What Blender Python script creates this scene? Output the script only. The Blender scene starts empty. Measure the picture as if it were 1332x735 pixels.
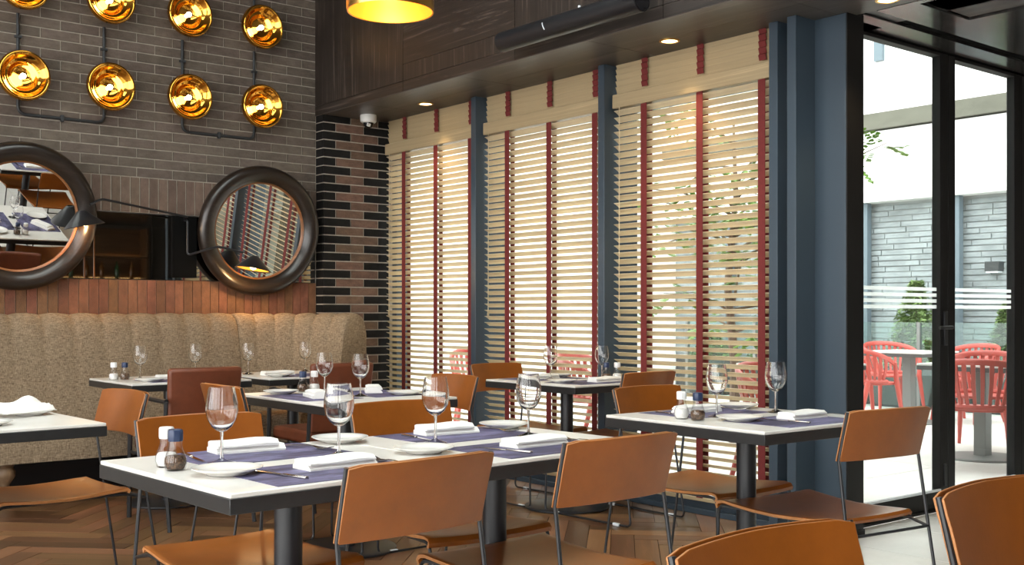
import bpy, bmesh, math, random
from mathutils import Vector, Matrix
random.seed(7)
PI = math.pi
R = math.radians
scene = bpy.context.scene
C = scene.collection

# ---------------------------------------------------------------- camera
# room axes: +X runs along the brick wall towards the windows, +Y runs along the windows towards the brick wall
cam_d = bpy.data.cameras.new('camera')
cam_d.sensor_width = 36.0
cam_d.lens = 1434.0 / 1332.0 * 36.0
cam_d.shift_y = 39.5 / 1332.0
cam_d.clip_start = 0.05
cam = bpy.data.objects.new('camera', cam_d)
C.objects.link(cam)
cam.location = (0, 0, 1.15)
cam.rotation_euler = (R(90), 0, -R(39.27))
scene.camera = cam

# ---------------------------------------------------------------- world and exposure
w = bpy.data.worlds.new('overcast_sky')
scene.world = w
w.use_nodes = True
bg = w.node_tree.nodes['Background']
bg.inputs[0].default_value = (1.0, 0.99, 0.97, 1)
bg.inputs[1].default_value = 3.2
scene.view_settings.view_transform = 'Standard'
scene.view_settings.look = 'None'
scene.view_settings.exposure = 0.95
scene.view_settings.gamma = 1.0
scene.view_settings.use_curve_mapping = False
scene.cycles.use_denoising = True
scene.cycles.max_bounces = 12
scene.cycles.diffuse_bounces = 5
scene.cycles.glossy_bounces = 5
scene.cycles.transparent_max_bounces = 24
scene.cycles.sample_clamp_indirect = 6.0

# ---------------------------------------------------------------- materials
MATS = {}
def nt(name):
    m = bpy.data.materials.new(name)
    m.use_nodes = True
    n = m.node_tree
    b = n.nodes['Principled BSDF']
    return m, n, b
def N(n, t, **kw):
    x = n.nodes.new(t)
    for k, v in kw.items():
        setattr(x, k, v)
    return x
def mat(name, col, rough=0.5, metal=0.0, var=0.0, scale=(8, 8, 8), detail=4, bump=0.0, bscale=60, rnd=0.0, spec=0.5, coords='Object', coat=0.0, hue=0.0, dist=0.002):
    """principled with noise colour variation, per-object random value and fine bump"""
    m, n, b = nt(name)
    L = n.links
    b.inputs['Roughness'].default_value = rough
    b.inputs['Metallic'].default_value = metal
    b.inputs['Specular IOR Level'].default_value = spec
    b.inputs['Coat Weight'].default_value = coat
    b.inputs['Coat Roughness'].default_value = 0.12
    c = (*col, 1)
    b.inputs['Base Color'].default_value = c
    tc = N(n, 'ShaderNodeTexCoord')
    last = None
    if var > 0:
        mp = N(n, 'ShaderNodeMapping'); mp.inputs['Scale'].default_value = scale
        L.new(tc.outputs[coords], mp.inputs[0])
        nz = N(n, 'ShaderNodeTexNoise'); nz.inputs['Detail'].default_value = detail; nz.inputs['Scale'].default_value = 1.0
        nz.inputs['Roughness'].default_value = 0.65
        L.new(mp.outputs[0], nz.inputs['Vector'])
        if rnd > 0:
            oi = N(n, 'ShaderNodeObjectInfo')
            sc = N(n, 'ShaderNodeVectorMath', operation='SCALE'); sc.inputs[3].default_value = 37.0
            cb = N(n, 'ShaderNodeCombineXYZ')
            for i in range(3): L.new(oi.outputs['Random'], cb.inputs[i])
            L.new(cb.outputs[0], sc.inputs[0])
            ad = N(n, 'ShaderNodeVectorMath', operation='ADD')
            L.new(mp.outputs[0], ad.inputs[0]); L.new(sc.outputs[0], ad.inputs[1]); L.new(ad.outputs[0], nz.inputs['Vector'])
        mr = N(n, 'ShaderNodeMapRange'); mr.inputs[1].default_value = 0.3; mr.inputs[2].default_value = 0.7
        mr.inputs[3].default_value = 1 - var; mr.inputs[4].default_value = 1 + var
        L.new(nz.outputs[0], mr.inputs[0])
        last = mr.outputs[0]
    if rnd > 0 or last is not None:
        hs = N(n, 'ShaderNodeHueSaturation'); hs.inputs['Color'].default_value = c
        if rnd > 0:
            oi2 = N(n, 'ShaderNodeObjectInfo')
            mr2 = N(n, 'ShaderNodeMapRange'); mr2.inputs[3].default_value = 1 - rnd; mr2.inputs[4].default_value = 1 + rnd
            L.new(oi2.outputs['Random'], mr2.inputs[0])
            if last is not None:
                mu = N(n, 'ShaderNodeMath', operation='MULTIPLY'); L.new(last, mu.inputs[0]); L.new(mr2.outputs[0], mu.inputs[1]); last = mu.outputs[0]
            else:
                last = mr2.outputs[0]
            if hue > 0:
                wn = N(n, 'ShaderNodeTexWhiteNoise', noise_dimensions='1D'); L.new(oi2.outputs['Random'], wn.inputs['W'])
                mr3 = N(n, 'ShaderNodeMapRange'); mr3.inputs[3].default_value = 0.5 - hue; mr3.inputs[4].default_value = 0.5 + hue
                L.new(wn.outputs[0], mr3.inputs[0]); L.new(mr3.outputs[0], hs.inputs['Hue'])
        L.new(last, hs.inputs['Value'])
        L.new(hs.outputs[0], b.inputs['Base Color'])
    if bump > 0:
        nb = N(n, 'ShaderNodeTexNoise'); nb.inputs['Scale'].default_value = bscale; nb.inputs['Detail'].default_value = 3
        L.new(tc.outputs[coords], nb.inputs['Vector'])
        bp = N(n, 'ShaderNodeBump'); bp.inputs['Strength'].default_value = bump; bp.inputs['Distance'].default_value = dist
        L.new(nb.outputs[0], bp.inputs['Height']); L.new(bp.outputs[0], b.inputs['Normal'])
    MATS[name] = m
    return m
def emit(name, col, s):
    m, n, b = nt(name)
    b.inputs['Base Color'].default_value = (*col, 1)
    b.inputs['Emission Color'].default_value = (*col, 1)
    b.inputs['Emission Strength'].default_value = s
    MATS[name] = m
    return m
def glass(name, tint=(1, 1, 1), rough=0.0, base=0.03, edge=0.0):
    """thin clear glass: transparent with a Fresnel gloss"""
    m = bpy.data.materials.new(name); m.use_nodes = True
    n = m.node_tree; n.nodes.clear(); L = n.links
    out = N(n, 'ShaderNodeOutputMaterial')
    tr = N(n, 'ShaderNodeBsdfTransparent'); tr.inputs[0].default_value = (*tint, 1)
    gl = N(n, 'ShaderNodeBsdfGlossy'); gl.inputs['Roughness'].default_value = rough; gl.inputs[0].default_value = (1, 1, 1, 1)
    ly0 = N(n, 'ShaderNodeLayerWeight'); ly0.inputs[0].default_value = 0.5
    pw = N(n, 'ShaderNodeMath', operation='POWER'); pw.inputs[1].default_value = 5.0; L.new(ly0.outputs['Facing'], pw.inputs[0])
    lw = N(n, 'ShaderNodeMath', operation='MULTIPLY_ADD'); lw.inputs[1].default_value = 0.9; lw.inputs[2].default_value = base; L.new(pw.outputs[0], lw.inputs[0])
    mx = N(n, 'ShaderNodeMixShader')
    L.new(lw.outputs[0], mx.inputs[0]); L.new(tr.outputs[0], mx.inputs[1]); L.new(gl.outputs[0], mx.inputs[2])
    if edge > 0:   # glass body tint grows where the wall is seen edge-on
        ly = N(n, 'ShaderNodeLayerWeight'); ly.inputs[0].default_value = 0.35
        mc = N(n, 'ShaderNodeMix', data_type='RGBA'); mc.inputs['A'].default_value = (*tint, 1)
        mc.inputs['B'].default_value = tuple([t * (1 - edge) for t in tint] + [1])
        L.new(ly.outputs['Facing'], mc.inputs['Factor']); L.new(mc.outputs['Result'], tr.inputs[0])
    L.new(mx.outputs[0], out.inputs[0])
    MATS[name] = m
    return m

def wood_mat(name, col, grain, rough=0.5, var=0.5, rnd=0.0, coat=0.0, light=None, hue=0.0):
    """streaky wood; grain = mapping scale (small along the grain)"""
    m, n, b = nt(name); L = n.links
    tc = N(n, 'ShaderNodeTexCoord'); mp = N(n, 'ShaderNodeMapping'); mp.inputs['Scale'].default_value = grain
    L.new(tc.outputs['Object'], mp.inputs[0])
    vec = mp.outputs[0]
    oi = N(n, 'ShaderNodeObjectInfo')
    if rnd > 0:
        cb = N(n, 'ShaderNodeCombineXYZ')
        mm = N(n, 'ShaderNodeMath', operation='MULTIPLY'); mm.inputs[1].default_value = 91.0; L.new(oi.outputs['Random'], mm.inputs[0])
        for i in range(3): L.new(mm.outputs[0], cb.inputs[i])
        ad = N(n, 'ShaderNodeVectorMath', operation='ADD'); L.new(vec, ad.inputs[0]); L.new(cb.outputs[0], ad.inputs[1]); vec = ad.outputs[0]
    nz = N(n, 'ShaderNodeTexNoise'); nz.inputs['Scale'].default_value = 1.0; nz.inputs['Detail'].default_value = 6; nz.inputs['Roughness'].default_value = 0.7; nz.inputs['Distortion'].default_value = 0.6
    L.new(vec, nz.inputs['Vector'])
    cr = N(n, 'ShaderNodeValToRGB')
    lc = light or tuple(min(1, c * (1 + 2.2 * var)) for c in col)
    cr.color_ramp.elements[0].position = 0.34; cr.color_ramp.elements[0].color = tuple([c * (1 - 0.6 * var) for c in col] + [1])
    cr.color_ramp.elements[1].position = 0.72; cr.color_ramp.elements[1].color = (*lc, 1)
    e = cr.color_ramp.elements.new(0.55); e.color = (*col, 1)
    L.new(nz.outputs[0], cr.inputs[0])
    colo = cr.outputs[0]
    if rnd > 0:
        hs = N(n, 'ShaderNodeHueSaturation'); mr2 = N(n, 'ShaderNodeMapRange'); mr2.inputs[3].default_value = 1 - rnd; mr2.inputs[4].default_value = 1 + rnd
        L.new(oi.outputs['Random'], mr2.inputs[0]); L.new(mr2.outputs[0], hs.inputs['Value']); L.new(colo, hs.inputs['Color']); colo = hs.outputs[0]
        if hue:
            wn = N(n, 'ShaderNodeTexWhiteNoise', noise_dimensions='1D'); L.new(oi.outputs['Random'], wn.inputs['W'])
            mr3 = N(n, 'ShaderNodeMapRange'); mr3.inputs[3].default_value = 0.5 - hue; mr3.inputs[4].default_value = 0.5 + hue
            L.new(wn.outputs[0], mr3.inputs[0]); L.new(mr3.outputs[0], hs.inputs['Hue'])
    L.new(colo, b.inputs['Base Color'])
    b.inputs['Roughness'].default_value = rough; b.inputs['Coat Weight'].default_value = coat; b.inputs['Coat Roughness'].default_value = 0.15
    bp = N(n, 'ShaderNodeBump'); bp.inputs['Strength'].default_value = 0.25; bp.inputs['Distance'].default_value = 0.002
    L.new(nz.outputs[0], bp.inputs['Height']); L.new(bp.outputs[0], b.inputs['Normal'])
    MATS[name] = m
    return m

mat('brick_grey', (0.128, 0.100, 0.079), 0.9, var=0.28, scale=(14, 14, 30), rnd=0.16, bump=0.6, bscale=70, hue=0.01, dist=0.004)
mat('brick_umber_lit', (0.205, 0.088, 0.045), 0.88, var=0.25, scale=(20, 20, 12), rnd=0.20, bump=0.6, bscale=70, hue=0.012, dist=0.004)  # lower soldiers: same brick as the upper row, warm light painted into its colour
mat('brick_umber', (0.150, 0.102, 0.076), 0.88, var=0.25, scale=(20, 20, 12), rnd=0.15, bump=0.6, bscale=70, hue=0.01, dist=0.004)
mat('brick_black', (0.010, 0.009, 0.0085), 0.75, spec=0.2, var=0.3, scale=(14, 14, 30), rnd=0.2, bump=0.4, bscale=60)
mat('brick_brown', (0.135, 0.080, 0.054), 0.85, var=0.3, scale=(14, 14, 30), rnd=0.18, bump=0.6, bscale=70, hue=0.012, dist=0.004)
mat('mortar', (0.43, 0.38, 0.32), 0.95, var=0.2, scale=(20, 20, 20), bump=0.5, bscale=120)
mat('mortar_dark', (0.06, 0.05, 0.043), 0.95, var=0.2, scale=(20, 20, 20))
mat('plaster_interior', (0.30, 0.27, 0.235), 0.9, var=0.06, scale=(3, 3, 3))
mat('plaster_dark', (0.09, 0.08, 0.07), 0.8, var=0.1, scale=(3, 3, 3))
mat('steel_frame', (0.040, 0.060, 0.082), 0.36, metal=0.0, spec=0.5, var=0.06, scale=(2, 2, 2))
mat('door_frame', (0.010, 0.0095, 0.0095), 0.5, spec=0.25, var=0.08, scale=(3, 3, 3))
mat('black_metal', (0.012, 0.012, 0.014), 0.35, spec=0.5)
mat('matt_black', (0.004, 0.004, 0.004), 0.9, spec=0.1)
mat('rod_metal', (0.016, 0.017, 0.02), 0.3, spec=0.6)
mat('table_edge', (0.021, 0.0215, 0.0225), 0.32, var=0.15, scale=(30, 30, 30))
mat('table_top', (0.74, 0.72, 0.68), 0.28, var=0.05, scale=(10, 10, 10), detail=6)
mat('pedestal', (0.020, 0.022, 0.026), 0.35)
mat('leather', (0.258, 0.074, 0.010), 0.30, var=0.13, scale=(9, 9, 9), detail=5, bump=0.10, bscale=160, rnd=0.05, spec=0.4, dist=0.001)
mat('leather_edge', (0.45, 0.19, 0.065), 0.5, var=0.15, scale=(30, 30, 30))
mat('leather_red', (0.155, 0.042, 0.018), 0.42, var=0.18, scale=(10, 10, 10), detail=5, bump=0.15, bscale=180)
mat('clear_plastic', (0.72, 0.76, 0.80), 0.2)
mat('porcelain', (0.80, 0.79, 0.76), 0.15, coat=0.3)
mat('linen', (0.86, 0.85, 0.82), 0.9, var=0.05, scale=(12, 12, 12), bump=0.25, bscale=240)
mat('cutlery', (0.62, 0.58, 0.54), 0.16, metal=1.0)
mat('cap_white', (0.80, 0.80, 0.80), 0.3)
mat('cap_navy', (0.02, 0.035, 0.09), 0.35)
mat('salt', (0.85, 0.84, 0.82), 0.9, bump=0.4, bscale=900)
mat('pepper', (0.10, 0.055, 0.03), 0.8, var=0.9, scale=(170, 170, 170), detail=2, bump=0.8, bscale=250)
mat('gold', (0.84, 0.40, 0.06), 0.07, metal=1.0, var=0.10, scale=(6, 6, 6), bump=0.08, bscale=14, dist=0.01)
mat('gold_matt', (0.75, 0.45, 0.12), 0.28, metal=1.0)
mat('gold_inner', (0.90, 0.50, 0.10), 0.4, metal=0.7)
mat('conduit', (0.026, 0.029, 0.032), 0.5)
mat('mirror', (0.86, 0.86, 0.85), 0.0, metal=1.0)
mat('mirror_smoked', (0.42, 0.40, 0.37), 0.02, metal=1.0)
mat('white_plastic', (0.75, 0.75, 0.73), 0.35)
mat('dark_glass', (0.01, 0.01, 0.012), 0.05)
mat('tape_red', (0.145, 0.016, 0.015), 0.85, var=0.12, scale=(40, 40, 40))
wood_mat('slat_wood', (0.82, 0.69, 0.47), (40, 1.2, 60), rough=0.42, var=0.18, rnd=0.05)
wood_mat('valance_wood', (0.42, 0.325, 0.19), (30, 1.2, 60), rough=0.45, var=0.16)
wood_mat('frame_wood', (0.018, 0.012, 0.009), (3, 22, 22), rough=0.32, var=0.55, coat=0.35)
wood_mat('rim_wood', (0.25, 0.10, 0.035), (3, 22, 22), rough=0.35, var=0.3)
wood_mat('turned_wood', (0.20, 0.125, 0.07), (20, 20, 5), rough=0.45, var=0.3)
wood_mat('fascia_v', (0.028, 0.020, 0.016), (14, 34, 1.3), rough=0.45, var=0.75, light=(0.12, 0.092, 0.075))
wood_mat('fascia_h', (0.028, 0.020, 0.016), (14, 1.4, 30), rough=0.45, var=0.75, light=(0.125, 0.095, 0.078))
wood_mat('soffit_panel', (0.090, 0.077, 0.068), (16, 1.6, 16), rough=0.42, var=0.3)
wood_mat('ceiling_panel_dark', (0.030, 0.028, 0.027), (1.6, 16, 16), rough=0.16, var=0.35, coat=0.4)
wood_mat('plank', (0.168, 0.080, 0.036), (1.6, 18, 12), rough=0.33, var=0.25, rnd=0.50, hue=0.010)
mat('tile', (0.78, 0.76, 0.72), 0.2, var=0.05, scale=(4, 4, 4), rnd=0.03)
mat('grout', (0.25, 0.245, 0.235), 0.9)
mat('subfloor', (0.035, 0.02, 0.012), 0.8)
mat('paving', (0.60, 0.585, 0.555), 0.7, var=0.08, scale=(1.5, 4, 4), rnd=0.03)
mat('render_white', (0.80, 0.80, 0.78), 0.9, var=0.04, scale=(1, 1, 3), bump=0.1, bscale=10)
mat('concrete_band', (0.125, 0.122, 0.098), 0.9, var=0.15, scale=(2, 2, 6))
mat('slate_brick', (0.22, 0.245, 0.255), 0.85, var=0.3, scale=(4, 3, 9), rnd=0.28, bump=0.4, bscale=30)
mat('slate_joint', (0.30, 0.32, 0.32), 0.9)
mat('post_blue', (0.12, 0.16, 0.19), 0.5)
mat('planter', (0.03, 0.035, 0.038), 0.6)
mat('soil', (0.05, 0.035, 0.02), 1.0)
mat('pink_plastic', (0.44, 0.068, 0.052), 0.38, spec=0.5)
mat('terrace_top', (0.62, 0.62, 0.60), 0.4)
mat('terrace_edge', (0.06, 0.06, 0.06), 0.5)
mat('terrace_leg', (0.17, 0.175, 0.17), 0.45)
mat('leaf', (0.14, 0.27, 0.035), 0.5, var=0.35, scale=(6, 6, 6))
mat('leaf_dark', (0.15, 0.23, 0.07), 0.6, var=0.5, scale=(9, 9, 9))
mat('bark', (0.14, 0.10, 0.075), 0.9, var=0.3, scale=(20, 20, 4))
mat('bottle_amber', (0.18, 0.07, 0.015), 0.1)
mat('bottle_green', (0.03, 0.08, 0.03), 0.1)
mat('shelf_wood', (0.10, 0.05, 0.02), 0.5, var=0.3, scale=(2, 20, 20))
emit('bulb_warm', (1.0, 0.80, 0.46), 9.0)
emit('downlight', (1.0, 0.72, 0.35), 5.0)
emit('shelf_glow', (1.0, 0.62, 0.25), 2.2)
glass('window_glass', (0.93, 0.97, 0.96))
glass('balustrade_glass', (0.80, 0.90, 0.88))
m_, n__, b_ = nt('wine_glass')
b_.inputs['Base Color'].default_value = (1, 1, 1, 1); b_.inputs['Roughness'].default_value = 0.0; b_.inputs['IOR'].default_value = 1.45; b_.inputs['Transmission Weight'].default_value = 1.0
MATS['wine_glass'] = m_
glass('shaker_glass', (0.98, 0.98, 0.98), edge=0.3, base=0.05)

# frosted stripes on the door glass
m = bpy.data.materials.new('frosted'); m.use_nodes = True; n = m.node_tree; n.nodes.clear()
o_ = N(n, 'ShaderNodeOutputMaterial'); t_ = N(n, 'ShaderNodeBsdfTransparent'); d_ = N(n, 'ShaderNodeBsdfTranslucent'); d_.inputs[0].default_value = (0.8, 0.82, 0.82, 1)
x_ = N(n, 'ShaderNodeMixShader'); x_.inputs[0].default_value = 0.6
n.links.new(t_.outputs[0], x_.inputs[1]); n.links.new(d_.outputs[0], x_.inputs[2]); n.links.new(x_.outputs[0], o_.inputs[0]); MATS['frosted'] = m

# sofa weave
def weave():
    m, n, b = nt('sofa_fabric'); L = n.links
    tc = N(n, 'ShaderNodeTexCoord')
    outs = []
    for s in ((260, 260, 40), (40, 40, 260)):
        mp = N(n, 'ShaderNodeMapping'); mp.inputs['Scale'].default_value = s; L.new(tc.outputs['Object'], mp.inputs[0])
        nz = N(n, 'ShaderNodeTexNoise'); nz.inputs['Scale'].default_value = 1.0; nz.inputs['Detail'].default_value = 2; L.new(mp.outputs[0], nz.inputs['Vector']); outs.append(nz.outputs[0])
    ad = N(n, 'ShaderNodeMath', operation='ADD'); L.new(outs[0], ad.inputs[0]); L.new(outs[1], ad.inputs[1])
    cr = N(n, 'ShaderNodeValToRGB'); mr = N(n, 'ShaderNodeMapRange'); mr.inputs[1].default_value = 0.7; mr.inputs[2].default_value = 1.3
    L.new(ad.outputs[0], mr.inputs[0]); L.new(mr.outputs[0], cr.inputs[0])
    cr.color_ramp.elements[0].color = (0.125, 0.086, 0.054, 1); cr.color_ramp.elements[1].color = (0.36, 0.275, 0.185, 1)
    L.new(cr.outputs[0], b.inputs['Base Color']); b.inputs['Roughness'].default_value = 0.95; b.inputs['Specular IOR Level'].default_value = 0.1
    bp = N(n, 'ShaderNodeBump'); bp.inputs['Strength'].default_value = 0.4; bp.inputs['Distance'].default_value = 0.002
    L.new(ad.outputs[0], bp.inputs['Height']); L.new(bp.outputs[0], b.inputs['Normal'])
    MATS['sofa_fabric'] = m
weave()

# printed paper placemat: dark blue violet with a paler worn print
def placemat_mat():
    m, n, b = nt('placemat_print'); L = n.links
    tc = N(n, 'ShaderNodeTexCoord'); oi = N(n, 'ShaderNodeObjectInfo')
    mp = N(n, 'ShaderNodeMapping'); mp.inputs['Scale'].default_value = (4, 12, 5); L.new(tc.outputs['Object'], mp.inputs[0])
    ad = N(n, 'ShaderNodeVectorMath', operation='ADD'); L.new(mp.outputs[0], ad.inputs[0])
    ml = N(n, 'ShaderNodeMath', operation='MULTIPLY'); ml.inputs[1].default_value = 20; L.new(oi.outputs['Random'], ml.inputs[0]); L.new(ml.outputs[0], ad.inputs[1])
    nz = N(n, 'ShaderNodeTexNoise'); nz.inputs['Scale'].default_value = 1; nz.inputs['Detail'].default_value = 8; nz.inputs['Roughness'].default_value = 0.7; L.new(ad.outputs[0], nz.inputs['Vector'])
    cr = N(n, 'ShaderNodeValToRGB'); cr.color_ramp.elements[0].position = 0.44; cr.color_ramp.elements[0].color = (0.046, 0.042, 0.095, 1)
    cr.color_ramp.elements[1].position = 0.64; cr.color_ramp.elements[1].color = (0.20, 0.185, 0.34, 1)
    L.new(nz.outputs[0], cr.inputs[0]); L.new(cr.outputs[0], b.inputs['Base Color']); b.inputs['Roughness'].default_value = 0.55
    MATS['placemat_print'] = m
placemat_mat()

# translucent wood slats let a little daylight through
def slat_translucent():
    m = MATS['slat_wood']; n = m.node_tree; L = n.links
    b = n.nodes['Principled BSDF']; out = n.nodes['Material Output']
    tl = N(n, 'ShaderNodeBsdfTranslucent'); tl.inputs[0].default_value = (0.72, 0.58, 0.36, 1)
    mx = N(n, 'ShaderNodeMixShader'); mx.inputs[0].default_value = 0.22
    L.new(b.outputs[0], mx.inputs[1]); L.new(tl.outputs[0], mx.inputs[2]); L.new(mx.outputs[0], out.inputs[0])
slat_translucent()

# ---------------------------------------------------------------- geometry helpers
class G:
    def __init__(s): s.v = []; s.f = []
    def add(s, vs, fs):
        o = len(s.v); s.v += [tuple(p) for p in vs]; s.f += [tuple(i + o for i in f) for f in fs]; return s
    def box(s, a, b):
        (x0, y0, z0), (x1, y1, z1) = a, b
        return s.add([(x0,y0,z0),(x1,y0,z0),(x1,y1,z0),(x0,y1,z0),(x0,y0,z1),(x1,y0,z1),(x1,y1,z1),(x0,y1,z1)],
                     [(0,3,2,1),(4,5,6,7),(0,1,5,4),(1,2,6,5),(2,3,7,6),(3,0,4,7)])
    def obox(s, M, sx, sy, sz):
        vs = [M @ Vector((x*sx/2, y*sy/2, z*sz/2)) for z in (-1,1) for (x,y) in ((-1,-1),(1,-1),(1,1),(-1,1))]
        return s.add(vs, [(0,3,2,1),(4,5,6,7),(0,1,5,4),(1,2,6,5),(2,3,7,6),(3,0,4,7)])
    def prism(s, poly, z0, z1):
        n = len(poly)
        return s.add([(x,y,z0) for x,y in poly] + [(x,y,z1) for x,y in poly],
                     [tuple(range(n-1,-1,-1)), tuple(range(n,2*n))] + [(i,(i+1)%n,n+(i+1)%n,n+i) for i in range(n)])
    def lathe(s, prof, n=24, M=None):
        vs = []; fs = []; rows = []
        for r, z in prof:
            if r < 1e-6:
                rows.append([len(vs)]); vs.append(Vector((0,0,z)))
            else:
                rows.append(list(range(len(vs), len(vs)+n)))
                vs += [Vector((r*math.cos(2*PI*i/n), r*math.sin(2*PI*i/n), z)) for i in range(n)]
        for a, b in zip(rows[:-1], rows[1:]):
            for i in range(n):
                j = (i+1) % n
                if len(a) == 1 and len(b) == 1: continue
                if len(a) == 1: fs.append((a[0], b[j], b[i]))
                elif len(b) == 1: fs.append((a[i], a[j], b[0]))
                else: fs.append((a[i], a[j], b[j], b[i]))
        if M is not None: vs = [M @ p for p in vs]
        return s.add(vs, fs)
    def tube(s, path, r, n=8, closed=False, caps=True):
        P = [Vector(p) for p in path]; m = len(P); rr = r if isinstance(r, (list, tuple)) else [r]*m
        vs = []; fs = []
        prev = None
        for i in range(m):
            if closed: t = (P[(i+1) % m] - P[i-1])
            else: t = P[min(i+1, m-1)] - P[max(i-1, 0)]
            t.normalize()
            if prev is None:
                up = Vector((0,0,1)) if abs(t.z) < 0.9 else Vector((1,0,0))
                u = t.cross(up).normalized()
            else:
                u = (prev - t * prev.dot(t)).normalized()
            prev = u; w_ = t.cross(u)
            for k in range(n):
                a = 2*PI*k/n; vs.append(P[i] + (u*math.cos(a) + w_*math.sin(a)) * rr[i])
        seg = m if closed else m-1
        for i in range(seg):
            j = (i+1) % m
            for k in range(n):
                l = (k+1) % n
                fs.append((i*n+k, i*n+l, j*n+l, j*n+k))
        if not closed and caps:
            fs.append(tuple(range(n-1,-1,-1))); fs.append(tuple(range((m-1)*n, m*n)))
        return s.add(vs, fs)
    def grid(s, rows, closed_u=False):
        """rows: list of equally long point lists"""
        nr, nc = len(rows), len(rows[0]); vs = [p for r_ in rows for p in r_]; fs = []
        for i in range(nr-1):
            for j in range(nc-1 if not closed_u else nc):
                k = (j+1) % nc
                fs.append((i*nc+j, i*nc+k, (i+1)*nc+k, (i+1)*nc+j))
        return s.add(vs, fs)
    def sheet(s, rows, th, nrm=None):
        """closed solid from a grid of points, thickened along vertex normals"""
        nr, nc = len(rows), len(rows[0]); P = [[Vector(p) for p in r_] for r_ in rows]; B = []
        for i in range(nr):
            rw = []
            for j in range(nc):
                du = P[i][min(j+1,nc-1)] - P[i][max(j-1,0)]; dv = P[min(i+1,nr-1)][j] - P[max(i-1,0)][j]
                nn = du.cross(dv).normalized(); rw.append(P[i][j] - nn*th)
            B.append(rw)
        vs = [p for r_ in P for p in r_] + [p for r_ in B for p in r_]; o = nr*nc; fs = []
        for i in range(nr-1):
            for j in range(nc-1):
                a = (i*nc+j, i*nc+j+1, (i+1)*nc+j+1, (i+1)*nc+j); fs.append(a); fs.append(tuple(o+x for x in reversed(a)))
        edge = [j for j in range(nc)] + [i*nc+nc-1 for i in range(1, nr)] + [(nr-1)*nc+j for j in range(nc-2,-1,-1)] + [i*nc for i in range(nr-2,0,-1)]
        for k in range(len(edge)):
            a, b = edge[k], edge[(k+1) % len(edge)]; fs.append((b, a, o+a, o+b))
        s.nedge = len(edge)
        return s.add(vs, fs)
    def mesh(s, name, m, smooth=False, ang=40):
        me = bpy.data.meshes.new(name); me.from_pydata(s.v, [], s.f); me.update()
        bm = bmesh.new(); bm.from_mesh(me); bmesh.ops.recalc_face_normals(bm, faces=bm.faces); bm.to_mesh(me); bm.free()
        if m: me.materials.append(MATS[m])
        if smooth:
            me.polygons.foreach_set('use_smooth', [True]*len(me.polygons)); me.set_sharp_from_angle(angle=R(ang))
        return me
    def build(s, name, m, parent=None, smooth=False, bevel=0, seg=2, loc=None, ang=40, edge_mat=None):
        o = bpy.data.objects.new(name, s.mesh(name, m, smooth or bevel > 0, ang)); C.objects.link(o)
        if edge_mat:
            o.data.materials.append(MATS[edge_mat]); nf = len(o.data.polygons)
            for i in range(nf-s.nedge, nf): o.data.polygons[i].material_index = 1
        if parent is not None: o.parent = parent
        if loc is not None: o.location = loc
        if bevel > 0:
            md = o.modifiers.new('bevel', 'BEVEL'); md.width = bevel; md.segments = seg; md.limit_method = 'ANGLE'; md.angle_limit = R(40)
        return o
def box(name, a, b, m, parent=None, bevel=0.0, seg=2): return G().box(a, b).build(name, m, parent, bevel=bevel, seg=seg)
def link(name, me, parent=None, loc=(0,0,0), rot=None):
    o = bpy.data.objects.new(name, me); C.objects.link(o); o.location = loc
    if rot is not None: o.rotation_euler = rot
    if parent is not None: o.parent = parent
    return o
def tag(o, label=None, cat=None, group=None, kind=None):
    if label: o['label'] = label
    if cat: o['category'] = cat
    if group: o['group'] = group
    if kind: o['kind'] = kind
    return o
def thing(name, label, cat, loc=(0,0,0), rz=0.0, group=None):
    o = bpy.data.objects.new(name, None); C.objects.link(o); o.location = loc; o.rotation_euler = (0, 0, rz)
    return tag(o, label, cat, group)
def struct(name, loc=(0,0,0)):
    o = bpy.data.objects.new(name, None); C.objects.link(o); o.location = loc; o['kind'] = 'structure'; return o
KIDS = {}
def copy_tree(o, parent=None):
    c = o.copy(); C.objects.link(c); c.parent = parent
    for ch in list(o.children): copy_tree(ch, c)
    return c
def place(proto, used, loc, rz, label, group=None):
    o = proto if not used else copy_tree(proto)
    used.append(1)
    o.location = loc; o.rotation_euler = (0, 0, rz); o['label'] = label
    if group: o['group'] = group
    return o
def round_path(pts, rad, n=4):
    """polyline with rounded corners"""
    P = [Vector(p) for p in pts]; out = [P[0]]
    for i in range(1, len(P)-1):
        a = (P[i-1]-P[i]); b = (P[i+1]-P[i]); r_ = min(rad, a.length*0.45, b.length*0.45)
        p0 = P[i] + a.normalized()*r_; p1 = P[i] + b.normalized()*r_
        for k in range(n+1):
            t = k/n; out.append(p0*(1-t)**2 + P[i]*2*t*(1-t) + p1*t*t)
    out.append(P[-1]); return out

# ================================================================ SETTING
YB = 7.565      # brick wall plane
XW = 4.84       # window line
XF = 4.215      # fascia front
ZS = 2.67       # soffit height
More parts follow.
